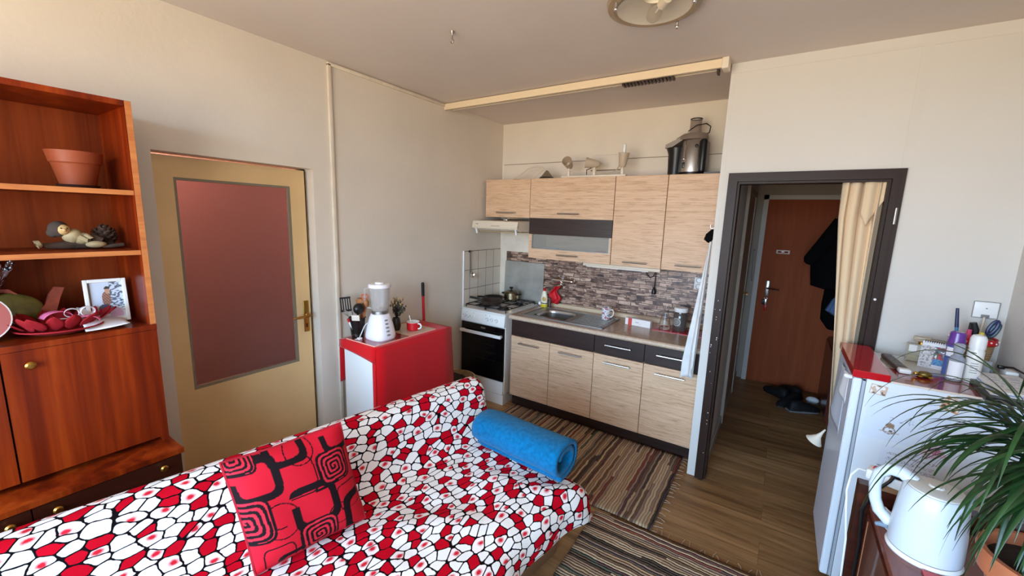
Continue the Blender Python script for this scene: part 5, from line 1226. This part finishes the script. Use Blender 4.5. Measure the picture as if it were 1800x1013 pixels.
pen('black pen leaning upright in the middle of the basket', -.01, .02, (.02, .1), .16, .006, M['black'])
pen('pink highlighter in the basket beside the blue pen', -.02, -.02, (-.02, 0), .135, .009, mat('pink_plastic', (226, 84, 130), .35), None, 'highlighter', 'highlighter')
pen('yellow marker in front of the black tool in the basket', .012, -.025, (.02, -.05), .13, .009, mat('yellow_plastic', (226, 206, 74), .35), None, 'marker', 'marker')
o = thing('box_cutter', 'chunky black cutter standing in middle of the wicker basket', 'cutter', (cx, cy, zf+.055), 'pens and tools in the wicker basket')
MB().tube([(cx+.0, cy-.005, zf+.055), (cx-.004, cy-.005, zf+.19), (cx-.012, cy-.005, zf+.222)], [.012, .017, .012], 10).build('cutter_body', M['black'], o)
o = thing('scissors', 'scissors with dark blue handles leaning right out of the basket', 'scissors', (cx+.03, cy, zf+.055), 'pens and tools in the wicker basket')
MB().cyl((cx+.02, cy, zf+.055), (cx+.037, cy, zf+.165), .005).build('blades', M['steel'], o)
for s, dx, zz in ((0, .052, .208), (1, .062, .193)):
    q = [(cx+dx+.011*math.cos(b_)+.018*math.sin(b_)*.55, cy+s*.012-.004, zf+zz+.032*math.sin(b_)) for b_ in [2*PI*j/18 for j in range(18)]]
    MB().tube(q, .0068, 8, closed=True).build('finger_loop', navy if not s else mat('slate_green', (52, 78, 84), .35), o)
t = thing('card_holder', 'folded clear acrylic card stand in front of the wicker basket', 'stand', (3.27, -1.0, zf))
T = Matrix.Translation((3.262, -.99, zf)) @ Matrix.Rotation(-.5, 4, 'Z')
MB(T).prism([(-.04, 0), (-.037, 0), (.0, .075), (-.001, .08)], 'x', -.035, .035).prism([(.04, 0), (.037, 0), (0, .075), (.001, .08)], 'x', -.035, .035).build('acrylic_sheet', mat('acrylic', (206, 208, 212), .1, trans=.55, ior=1.1), t, smooth=0)
t = thing('document_folder', 'black folder full of papers overhanging the fridge edge', 'folder', (3.29, -1.2, zf))
T = Matrix.Translation((3.235, -1.02, zf+.001)) @ Matrix.Rotation(.0, 4, 'Z')
MB(T).prism([(-.03, -.005), (-.028, -.13), (-.05, -.335), (.14, -.335), (.14, .0)], 'z', .0, .02).build('folder_cover', M['black'], t, smooth=0)
for k in range(4):
    T2 = T @ Matrix.Translation((.045+.004*k, -.16+.006*k, .0205+.004*k)) @ Matrix.Rotation(.05*k-.08, 4, 'Z')
    def pp(u, v, k=k):
        if k == 3 and .1 < u < .9 and .1 < v < .85 and int(v*40) % 3 == 0 and noise.noise(Vector((u*18, int(v*40), 3))) > -.1: return (150, 156, 180)
        if k == 1: return (150, 164, 204)
        return (226, 224, 222)
    MB(T2).sheet((-.062, -.14, 0), (.142, 0, .004), (0, .26, .003), 24, 60, pp).build('paper_sheet', painted('printed_paper', .7), t, solid=.003, smooth=0)
t = thing('router_box', 'small white box with black cable plug in the corner', 'box', (3.355, -.93, zf))
box((3.335, -1.01, zf), (3.375, -.95, zf+.05), .006).build('housing', M['whitep'], t)
MB().box((3.318, -.99, zf+.052), (3.338, -.97, zf+.067), .003).tube([(3.33, -.98, zf+.06), (3.35, -1.02, zf+.072), (3.368, -1.1, zf+.065), (3.376, -1.2, zf+.06)], .004, 6).build('black_cable', M['black'], t)

# pictures on the fridge side
fy = FY0 - .0012
def scrib(seed, dens=.62, bg=(222, 228, 238), ink=(158, 152, 172)):
    def fn(u, v):
        if abs(noise.noise(Vector((u*5, v*5, seed)))) < .018 and noise.noise(Vector((u*3, v*3, seed+9))) > .05: return ink
        return bg
    return fn
def letter(u, v):
    c = (220, 227, 238)
    # brown teddy doodle
    x, y = u-.33, v-.22
    if math.hypot(x, y-.10) < .055: c = (150, 122, 98)
    if math.hypot(x/1.1, y) < .075 and math.hypot(x/1.1, y) > .055: c = (150, 122, 104)
    if math.hypot(x-.02, y+.01) < .025: c = (124, 98, 84)
    if abs(y+.03) < .008 and abs(x) < .13: c = (176, 160, 148)
    # faint scribbles
    if .34 < v < .52 and abs(noise.noise(Vector((u*9, v*9, 4)))) < .03 and u > .3: c = (178, 178, 196)
    if .1 < v < .2 and u > .7 and abs(noise.noise(Vector((u*11, v*11, 6)))) < .05: c = (182, 168, 172)
    return c
def pic(name, label, cat, x, z, w, h, paint, rot=0.0, n=60, dy=0.0):
    T = Matrix.Translation((x, fy-dy, z)) @ Matrix.Rotation(rot, 4, 'Y')
    o = MB(T).sheet((-w/2, 0, -h/2), (w, 0, 0), (0, 0, h), n, max(4, int(n*h/w)), paint).build(name, painted('printed_'+name, .45), solid=.0008, smooth=0)
    return tag(o, label, cat)
def handw(u, v):
    if .1 < u < .9 and ((.62 < v < .74) or (.38 < v < .5) or (.14 < v < .26)) and noise.noise(Vector((u*60, v*24, 2))) > .12: return (150, 136, 156)
    return (221, 227, 239)
def meadow(u, v):
    top = .78 + .10*noise.noise(Vector((u*4, 0, 3)))
    if v > top: return (220, 228, 238)
    if v > top-.025: return (150, 176, 190)
    c = (180, 214, 218) if v > .36 else (206, 208, 196)
    if math.hypot((u-.12)/1.0, (v-.40)) < .11 and noise.noise(Vector((u*30, v*30, 1))) > -.1: c = (206, 160, 204)
    if math.hypot(u-.46, (v-.38)*1.2) < .11: c = (196, 188, 182)
    if math.hypot(u-.56, (v-.62)) < .06: c = (170, 140, 168)
    if math.hypot(u-.78, (v-.55)) < .09 and noise.noise(Vector((u*24, v*24, 5))) > 0: c = (190, 196, 220)
    return c
def face(seed, base):
    def fn(u, v):
        if abs(u-.5) > .46 or abs(v-.5) > .45: return base
        n_ = noise.noise(Vector((u*4, v*4, seed)))
        return (232, 226, 222) if n_ < -.05 else ((84, 66, 60) if n_ > .28 else base)
    return fn
def note(bg, ink, seed):
    def fn(u, v):
        if math.hypot(u-.68, (v-.5)*.7) < .22 and noise.noise(Vector((u*22, v*14, seed))) > -.12: return ink
        if noise.noise(Vector((u*16, v*16, seed))) > .3: return ink
        return bg
    return fn
pic('child_drawing', 'large sheet with faint pencil drawing and brown teddy on fridge side', 'drawing', 2.995, .895, .255, .215, letter, .03, 90)
pic('handwritten_note', 'white note with lines of handwriting below the teddy drawing', 'note', 3.035, .715, .20, .10, handw, .06, 110)
pic('watercolour_drawing', 'pale turquoise watercolour picture on the fridge side, lowest sheet', 'drawing', 3.045, .585, .24, .165, meadow, .06, 90)
pic('photo_magnet', 'small brownish photo at the upper corner of the fridge side', 'magnet', 2.893, 1.005, .055, .043, face(1.5, (204, 176, 152)), .1, 30, .001)
pic('photo_magnet', 'small tilted orange-edged photo in the upper middle of fridge side', 'magnet', 3.118, 1.000, .056, .058, face(4.2, (206, 158, 112)), .32, 30, .001)
pic('banknote_card', 'small blue banknote card on the fridge side, partly behind leaves', 'card', 3.232, 1.002, .095, .05, note((186, 204, 232), (92, 124, 196), 3), .06, 40, .001)
pic('banknote_card', 'small pink banknote card stuck askew on the fridge side', 'card', 3.09, .785, .07, .052, note((222, 190, 206), (186, 90, 120), 8), -.45, 40, .001)
# papers and bits on the fridge door
def papf(x0, y0, w, h, s):
    return lambda u, v: (2.803 - .004 - .018*v*(1-u)*s - .005*math.sin(u*5), y0 - w*u + .015*v*math.sin(u*3+s), 1.02 - h*v - .05*u*s*v)
tag(MB().grid(10, 12, papf(0, -.99, .17, .26, 1)).build('paper_note', M['papergrey'], solid=.0006, smooth=70), 'bluish-white paper curling off the fridge door, the longer sheet', 'paper')
tag(MB().grid(8, 10, papf(0, -1.10, .10, .11, .6)).build('paper_note', M['paper'], solid=.0006, smooth=70), 'short white paper slip on the fridge door nearest its front corner', 'paper')
tag(MB().cyl((2.8045, -1.262, 1.028), (2.786, -1.262, 1.03), .009, .011).ball((2.786, -1.262, 1.03), .011).build('round_magnet', M['whitep']), 'round white magnet at the top of the fridge door', 'magnet')
t = tag(MB().lathe([(.004, .0), (.007, -.03), (.014, -.055), (.034, -.085), (.042, -.094), (.039, -.094), (.03, -.084), (.01, -.055), (.0, -.045)], (0, 0, 0), n=24, R=Matrix.Identity(3)).build('white_funnel', M['cream'], loc=(0, 0, 0)), 'white plastic funnel hanging at the far edge of the fridge door', 'funnel')
t.location = (2.793, -.84, .585); t.rotation_euler = (.1, .45, 0)

# wall socket by the fridge
t = thing('wall_socket', 'square white surface socket on the wall above the fridge', 'socket', (3.31, -.742, 1.28))
box((3.270, -.762, 1.286), (3.352, -.742, 1.362), .005).build('cover', M['whitep'], t)
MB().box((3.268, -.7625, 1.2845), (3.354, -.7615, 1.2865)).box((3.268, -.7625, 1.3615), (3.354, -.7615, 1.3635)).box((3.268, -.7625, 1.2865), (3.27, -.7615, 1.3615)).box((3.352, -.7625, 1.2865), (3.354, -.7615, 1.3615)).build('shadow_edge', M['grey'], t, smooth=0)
MB().lathe([(0, 0), (.003, .002), (0, .003)], (3.312, -.7625, 1.332), n=8, R=Matrix(((1,0,0),(0,0,-1),(0,1,0)))).box((3.298, -.766, 1.286), (3.326, -.762, 1.302), .003).build('cover_screw', M['grey'], t)
MB().tube([(3.31, -.766, 1.29), (3.305, -.78, 1.25), (3.30, -.79, 1.19)], .004, 6).build('cable', M['beige'], t)

# ------------------------------------------------------------------ low cupboard in the foreground with kettle and plant
ZTB = .75
t = thing('side_cupboard', 'dark reddish wooden cupboard in the right foreground beside the fridge', 'cupboard', (3.1, -2.4, 0))
TX = 2.833
MB().box((TX, -3.05, ZTB-.022), (3.384, -1.815, ZTB), .002, 1).build('top', M['tabletop'], t, smooth=0)
MB().box((TX+.012, -1.84, 0), (3.384, -1.82, ZTB-.022)).box((TX+.012, -3.04, 0), (3.384, -3.02, ZTB-.022)).box((TX+.012, -2.44, .08), (3.384, -2.42, ZTB-.022)).box((3.37, -3.02, .05), (3.384, -1.84, ZTB-.022)).box((TX+.012, -3.02, .06), (3.37, -1.84, .08)).build('carcass', M['darkwood'], t, smooth=0)
for y0, y1 in ((-2.425, -1.825), (-3.035, -2.435)):
    p = box((TX-.004, y0+.002, .085), (TX+.012, y1-.002, ZTB-.03)).build('door', M['darkwood'], t, smooth=0)
    MB().lathe([(.006, 0), (.006, -.008), (.012, -.014), (.008, -.02), (0, -.021)], (TX-.004, (y0 if y0 > -2.43 else y1)+(.05 if y0 > -2.43 else -.05), .5), n=14, ax='x').build('knob', M['brass'], p)
    mb = MB()
    for q in (y0+.03, y0+.11, y1-.03): mb.box((TX-.0055, q, .10), (TX-.004, q+.004, ZTB-.045))
    mb.build('bead_strip', mat('pale_wood_bead', (168, 110, 78), .4), p, smooth=0)
tag(MB().box((2.80, -1.79, 0), (3.37, -1.745, .80), .002, 1).build('loose_board', M['mahd'], smooth=0), 'dark upright board standing between the side cupboard and fridge', 'board')
tag(MB().box((2.855, -1.80, .802), (2.93, -1.745, .822)).build('wood_block', mat('raw_block', (150, 108, 74), .7), smooth=0), 'small brown wooden block lying under the power strip', 'block')
# kettle
kx, ky = 2.925, -2.008
M['kettle'] = mat('kettle_white_plastic', (208, 218, 226), .3, coat=.15)
t = thing('electric_kettle', 'white electric kettle with open loop handle on the side cupboard', 'kettle', (kx, ky, ZTB))
MB().lathe([(0, 0.0000), (.082, 0.0000), (.084, 0.0054), (.08, 0.0144), (.0, 0.0144)], (kx, ky, ZTB), n=48).build('power_base', M['whitep'], t)
MB().lathe([(.08, .017), (.081, .027), (.079, .09), (.0745, .15), (.069, .198), (.065, .205), (.0, .205)], (kx, ky, ZTB), n=48).build('kettle_body', M['kettle'], t)
MB().lathe([(.062, .2045), (.061, .209), (.05, .213), (.018, .214), (.016, .219), (0, .22)], (kx, ky, ZTB), n=40).build('kettle_lid', mat('kettle_lid_grey', (206, 202, 194), .35), t)
ha = math.radians(152); hd_ = Vector((math.cos(ha), math.sin(ha), 0)); K0 = Vector((kx, ky, ZTB))
def hp_(r, z): return K0 + hd_*r + Vector((0, 0, z))
mb = MB().tube([hp_(.045, 0.1998), hp_(.075, 0.2142), hp_(.105, 0.2088), hp_(.126, 0.1845), hp_(.132, 0.1440), hp_(.126, 0.0990), hp_(.112, 0.0648), hp_(.085, 0.0468), hp_(.07, 0.0495)], [.02, .019, .018, .0165, .0155, .0155, .0165, .018, .016], 14)
mb.build('kettle_handle', M['kettle'], t)
MB().tube([hp_(.082, 0.0270), hp_(.10, 0.0234), hp_(.112, 0.0162)], [.008, .008, .006]).build('switch_lever', mat('grey_blue_switch', (120, 140, 156), .4), t)
MB().prism([(-.02, .19), (.02, .19), (.02, .226), (-.02, .226)], 'y', -.012, .012).bm.free()
sa = K0 - hd_*.060
MB().lathe([(.012, 0), (.016, .03), (.018, .036), (.0, .036)], tuple(sa + hd_*.006 + Vector((0, 0, .168))), n=16).build('spout', M['white'], t)
# power strip, plug, cables
t = thing('power_strip', 'white power strip with red switch at the far corner of cupboard', 'power strip', (2.87, -1.78, .82))
T = Matrix.Translation((2.868, -1.775, .823)) @ Matrix.Rotation(-.35, 4, 'Z')
MB(T).box((-.05, -.026, 0), (.13, .026, .036), .006).build('strip_body', M['whitep'], t)
MB(T).box((-.036, -.012, .036), (-.008, .012, .043), .003).build('red_switch', M['red'], t)
MB(T).lathe([(.02, .0362), (.021, .037), (0, .037)], (.045, 0, 0), n=16).lathe([(.02, .0362), (.021, .037), (0, .037)], (.095, 0, 0), n=16).build('outlet', M['grey'], t)
MB().tube([(2.82, -1.757, .838), (2.795, -1.765, .842), (2.775, -1.785, .82), (2.768, -1.805, .77), (2.774, -1.82, .70), (2.785, -1.83, .60), (2.79, -1.83, .45), (2.786, -1.83, .01)], .0034, 8).build('white_cable', M['whitep'], t)
t = thing('kettle_plug', 'black plug in the power strip with black cable hanging down', 'plug', (2.905, -1.79, .86))
MB(T).lathe([(.022, .037), (.024, .045), (.022, .068), (.010, .075), (0, .075)], (.03, -.002, 0), n=18).build('plug_body', M['black'], t)
MB().tube([(2.89, -1.80, .885), (2.87, -1.815, .85), (2.835, -1.82, .80), (2.815, -1.815, .72), (2.82, -1.835, .6), (2.82, -1.84, .3), (2.8, -1.84, .02)], .005, 8).build('black_cable', M['black'], t)
t = thing('white_plug', 'white plug lying on the cupboard seen through the kettle handle', 'plug', (2.90, -1.88, ZTB))
MB().lathe([(0, 0), (.02, 0), (.022, .008), (.02, .03), (.008, .034), (0, .034)], (2.905, -1.872, ZTB), n=18).cyl((2.895, -1.872, ZTB+.034), (2.895, -1.872, ZTB+.05), .0025, n=8).cyl((2.914, -1.872, ZTB+.034), (2.914, -1.872, ZTB+.05), .0025, n=8).build('plug_body', M['whitep'], t)
MB().tube([(2.885, -1.875, ZTB+.012), (2.86, -1.865, ZTB+.03), (2.845, -1.885, ZTB+.03), (2.85, -1.93, ZTB+.006), (2.86, -1.96, ZTB+.004)], .0035, 6).build('white_cable', M['whitep'], t)
tag(box((2.905, -2.33, ZTB), (3.0, -2.098, ZTB+.006), .001).build('red_notebook', mat('pinkish_red_cover', (196, 72, 78), .4), smooth=0), 'thin pinkish-red notebook on the cupboard in front of the kettle', 'notebook')
tag(MB().box((3.09, -1.93, ZTB), (3.2, -1.90, ZTB+.03)).build('white_box', M['paper'], smooth=0), 'small white box on the cupboard behind the plant leaves', 'box')
# potted plant
px, py = 3.075, -2.215
t = thing('potted_plant', 'leafy potted plant with long narrow arching leaves in right foreground', 'plant', (px, py, ZTB))
MB().lathe([(0, 0), (.075, 0), (.10, .13), (.104, .14), (.115, .142), (.122, .19), (.119, .196), (.108, .196), (.10, .15), (.0, .15)], (px, py, ZTB), n=48).build('clay_pot', M['terra2'], t)
MB().lathe([(.104, .168), (.05, .172), (0, .17)], (px, py, ZTB), n=32).build('soil', M['soil'], t)
crowns = [Vector((2.985, -2.235, 1.255)), Vector((3.06, -2.18, 1.16)), Vector((3.05, -2.30, 1.22))]
for c_ in crowns:
    MB().tube([(px+(c_.x-px)*.15, py+(c_.y-py)*.15, ZTB+.16), (px+(c_.x-px)*.6, py+(c_.y-py)*.6, ZTB+.28), tuple(c_)], [.014, .011, .010], 10).build('stem', M['stem'], t)
random.seed(21)
def leaf_mesh(mb, base, az, el, L, w, droop):
    n = 14; p = base.copy(); d = Vector((math.cos(az)*math.cos(el), math.sin(az)*math.cos(el), math.sin(el))); ds = L/n; rows = []
    for i in range(n+1):
        k = i/n
        sd = Vector((-math.sin(az), math.cos(az), 0)); up = sd.cross(d).normalized()
        ww = w*(min(1, .35+k*4)*(1-k**2.2)) + .0004
        q = p.copy(); q.x = min(q.x, 3.375)
        if (math.hypot(q.x-kx, q.y-ky) < .105 or math.hypot(q.x-kx+.1, q.y-ky-.05) < .07) and q.z < ZTB+.275: break
        if q.z < ZTB+.004: break
        rows.append([mb.v(q - sd*ww + up*ww*.35), mb.v(q), mb.v(q + sd*ww + up*ww*.35)])
        p = p + d*ds; d = (d + Vector((0, 0, -droop*ds*(.45+1.1*k)))).normalized()
    for A, Bv in zip(rows, rows[1:]):
        for j in range(2): mb.f([A[j], A[j+1], Bv[j+1], Bv[j]])
mb = MB()
for i in range(185):
    c_ = crowns[0 if i < 74 else (1 if i < 110 else 2)]
    az = random.uniform(0, 2*PI); el = random.uniform(-.5, 1.1)
    if i < 74 and i % 2: az = PI + random.uniform(-1.3, 1.5)
    if i >= 145: c_ = crowns[1 + i % 2]
    if i >= 110: az = PI + .6 + random.uniform(-1.0, 1.2); el = random.uniform(-.8, .5)
    L = random.uniform(.20, .34)
    if i % 9 == 0: L = random.uniform(.34, .42)
    if math.cos(az) > .3: L *= .75
    leaf_mesh(mb, c_ + Vector((0, 0, random.uniform(-.04, .03))), az, el, L, random.uniform(.0045, .0074), random.uniform(5.5, 9.5))
mb.build('foliage', M['leaf'], t, smooth=60, recalc=False)

# ------------------------------------------------------------------ doorway curtain and hallway
def curt(u, v):
    z = 1.935 - 1.62*v
    xl = 2.708 + .02*v + .13*max(0, v-.12)**1.05
    xr = 2.893
    f = 1-.45*v
    return (xl + (xr-xl)*u + .010*math.sin(u*19+v*2.2)*f, -.69 - .020*math.sin(u*23+.6*math.sin(v*3)+v*1.2)*f - .010*math.sin(u*9+v*4), z)
t = thing('door_curtain', 'plain beige curtain gathered at the right side of the doorway', 'curtain', (2.8, -.69, .3))
MB().grid(90, 50, curt).build('curtain_fabric', M['curtain'], t, smooth=80, solid=.002)
MB().grid(20, 8, lambda u, v: (2.80+.085*u, -.716-.012*math.sin(u*6), 1.93-.06*v-.20*v*(1-abs(u-.35))*.9+.02*u)).build('folded_heading', M['curtain'], t, smooth=80, solid=.002)
MB().cyl((2.226, -.69, 1.938), (2.885, -.69, 1.938), .007, n=10).build('curtain_rod', M['dframe'], t)
g = 'coats on the hallway hooks'
def coat(label, rings, seed, m, name='coat', cat='coat', wob=.02):
    o = thing(name, label, cat, (3.0, rings[0][1], rings[-1][2]), g)
    MB().loft(rings, 28, wob, seed).build('cloth_body', m, o)
    return o
o = coat('black jacket hanging on the right wall of hallway by the curtain', [(2.96, 1.08, 1.86, .03, .03), (2.945, 1.08, 1.80, .07, .10), (2.90, 1.08, 1.62, .12, .17), (2.87, 1.08, 1.42, .16, .19), (2.87, 1.08, 1.25, .15, .18), (2.875, 1.08, 1.16, .145, .17), (2.89, 1.08, 1.145, .10, .12)], 2, M['coat'])
MB().tube([(2.88, .98, 1.74), (2.79, .96, 1.56), (2.70, .97, 1.395), (2.69, .98, 1.37)], [.06, .062, .058, .04], 14).build('sleeve', M['coat'], o)
coat('long black coat hanging lower behind the black jacket', [(2.99, 1.40, 1.80, .03, .03), (2.985, 1.40, 1.70, .05, .09), (2.96, 1.40, 1.30, .08, .10), (2.945, 1.39, .95, .09, .11), (2.95, 1.39, .80, .085, .11), (2.98, 1.39, .72, .05, .08)], 8, M['coat'])
coat('light blue denim garment peeking out beneath the black jacket', [(2.955, .86, 1.14, .02, .03), (2.945, .86, 1.08, .06, .06), (2.935, .86, .98, .085, .07), (2.96, .86, .93, .03, .04)], 5, M['jean'], 'denim_jacket', 'garment', .012)
for k, y in enumerate((1.08, 1.40)):
    tag(MB().box((3.03, y-.012, 1.84), (3.05, y+.012, 1.90)).tube([(3.035, y, 1.885), (2.99, y, 1.875), (2.965, y, 1.89), (2.962, y, 1.91)], .005, 8).build('coat_hook', M['steeld']), ('metal coat hook holding up the black jacket', 'metal coat hook holding up the long black coat')[k], 'hook')
t = thing('shoe_cabinet', 'low dark brown shoe cabinet along the right hallway wall', 'cabinet', (3.0, 1.1, 0))
box((2.965, .72, 0), (3.048, 1.50, .62), .003).build('body', M['darkwood'], t, smooth=0)
box((2.952, .73, .03), (2.965, 1.10, .60)).build('flap', M['darkwood'], t, smooth=0); box((2.952, 1.11, .03), (2.965, 1.49, .60)).build('flap', M['darkwood'], t, smooth=0)
def shoe(label, x, y, rot, m, sole):
    o = thing('shoe', label, 'shoe', (x, y, 0), 'shoes on the hallway floor')
    T = Matrix.Translation((x, y, 0)) @ Matrix.Rotation(rot, 4, 'Z')
    L = [(-.13, .035, .0), (-.11, .04, .09), (-.05, .042, .10), (.0, .042, .075), (.06, .046, .06), (.11, .042, .045), (.14, .025, .03)]
    mb = MB(T); prev = None
    for x_, w, h in L:
        h = max(h, .02); ring = [mb.v((x_, w*math.cos(q), .012 + (h*max(0, math.sin(q))))) for q in [PI*2*j/14 for j in range(14)]]
        if prev:
            for j in range(14): mb.f([prev[j], prev[(j+1) % 14], ring[(j+1) % 14], ring[j]])
        else: mb.f(ring)
        prev = ring
    mb.f(prev); mb.build('upper', m, o, smooth=60)
    MB(T).prism([(-.132, -.036), (.06, -.047), (.12, -.036), (.145, 0), (.12, .036), (.06, .047), (-.132, .036)], 'z', 0, .014).build('sole', sole, o, smooth=0)
    return o
sm, gs = M['blackm'], mat('grey_sole', (120, 120, 124), .6)
shoe('black shoe lying farthest left on the hallway floor', 2.60, 1.22, 2.4, sm, M['black'])
shoe('black shoe near the entrance door, second from left', 2.72, 1.34, 2.2, sm, M['black'])
shoe('black shoe in the middle of pile, toe toward the doorway', 2.70, 1.02, -2.2, sm, M['black'])
shoe('dark shoe with pale grey sole beside the shoe cabinet', 2.81, .93, .5, sm, gs)
o = thing('sneaker', 'shoe with white toe lying at the foot of shoe cabinet', 'shoe', (2.90, 1.19, 0), 'shoes on the hallway floor')
MB().ball((2.895, 1.20, .034), .034, (1.6, 1.0, .95)).build('white_upper', M['whitep'], o); MB().box((2.85, 1.17, 0), (2.94, 1.23, .012), .004).build('sole', gs, o)
t = thing('key_bunch', 'bunch of keys with red fob hanging from the entrance door lock', 'keys', (2.395, 1.50, .82))
MB().tube([(2.395, 1.512, .965), (2.395, 1.495, .965), (2.395, 1.492, .94)], .004, 6).tube([(2.395+.012*math.cos(q), 1.492, .93+.012*math.sin(q)) for q in [2*PI*j/12 for j in range(12)]], .002, 6, closed=True).box((2.385, 1.488, .865), (2.405, 1.494, .925), .002).build('keys', M['steel'], t)
MB().box((2.362, 1.486, .862), (2.384, 1.498, .918), .004).build('dark_fob', M['black'], t); MB().box((2.388, 1.482, .80), (2.412, 1.492, .866), .004).build('red_fob', M['red'], t)
t = thing('door_bar', 'thin upright metal rod on the wall left of entrance door', 'rod', (2.245, 1.54, 1.09))
MB().tube([(2.243, 1.548, 1.10), (2.24, 1.52, 1.11), (2.236, 1.518, 1.26), (2.232, 1.52, 1.42), (2.232, 1.548, 1.43)], .006, 8).build('rod', M['steeld'], t)

# ------------------------------------------------------------------ light, world, camera
W = bpy.data.worlds.new('sky'); bpy.context.scene.world = W; W.use_nodes = True
nt = W.node_tree; bg = nt.nodes['Background']
tc = N(nt, 'ShaderNodeTexCoord'); sp_ = N(nt, 'ShaderNodeSeparateXYZ', {0: tc.outputs['Generated']})
col = ramp(nt, Mth(nt, 'ADD', Mth(nt, 'MULTIPLY', sp_.outputs[2], .5), .5), [(.0, (182, 168, 144)), (.46, (190, 176, 154)), (.50, (194, 220, 246)), (.62, (172, 215, 255)), (1.0, (150, 202, 255))])
nt.links.new(col, bg.inputs[0]); bg.inputs[1].default_value = SKY
l = bpy.data.lights.new('window_daylight', 'AREA'); l.shape = 'RECTANGLE'; l.size = WX1-WX0; l.size_y = WZ1-WZ0; l.cycles.is_portal = True
lo = bpy.data.objects.new('window_daylight', l); C.objects.link(lo); lo.location = ((WX0+WX1)/2, -5.42, (WZ0+WZ1)/2); lo.rotation_euler = (PI/2, 0, 0)
cam = bpy.data.cameras.new('camera'); co = bpy.data.objects.new('camera', cam); C.objects.link(co)
cam.sensor_fit = 'HORIZONTAL'; cam.sensor_width = 36; cam.lens = 724.64/1800*36; cam.clip_start = .02
R_, U_, F_ = (Vector(v) for v in ((.8356845654, .5483197453, .0312532237), (-.1170538724, .1222237439, .9855758455), (-.5365908107, .8272888331, -.1663234458)))
mw = Matrix((R_, U_, -F_)).transposed().to_4x4(); mw.translation = Vector((2.4778, -3.5707, 1.6789)); co.matrix_world = mw
sc = bpy.context.scene; sc.camera = co
sc.view_settings.view_transform = 'Standard'; sc.view_settings.look = 'None'; sc.view_settings.gamma = 1; sc.view_settings.use_curve_mapping = False
sc.view_settings.exposure = EXPO
sc.cycles.max_bounces = 10; sc.cycles.diffuse_bounces = 6; sc.cycles.transmission_bounces = 8; sc.cycles.caustics_reflective = False; sc.cycles.caustics_refractive = True; sc.cycles.blur_glossy = 1.0
sc.cycles.sample_clamp_indirect = 6
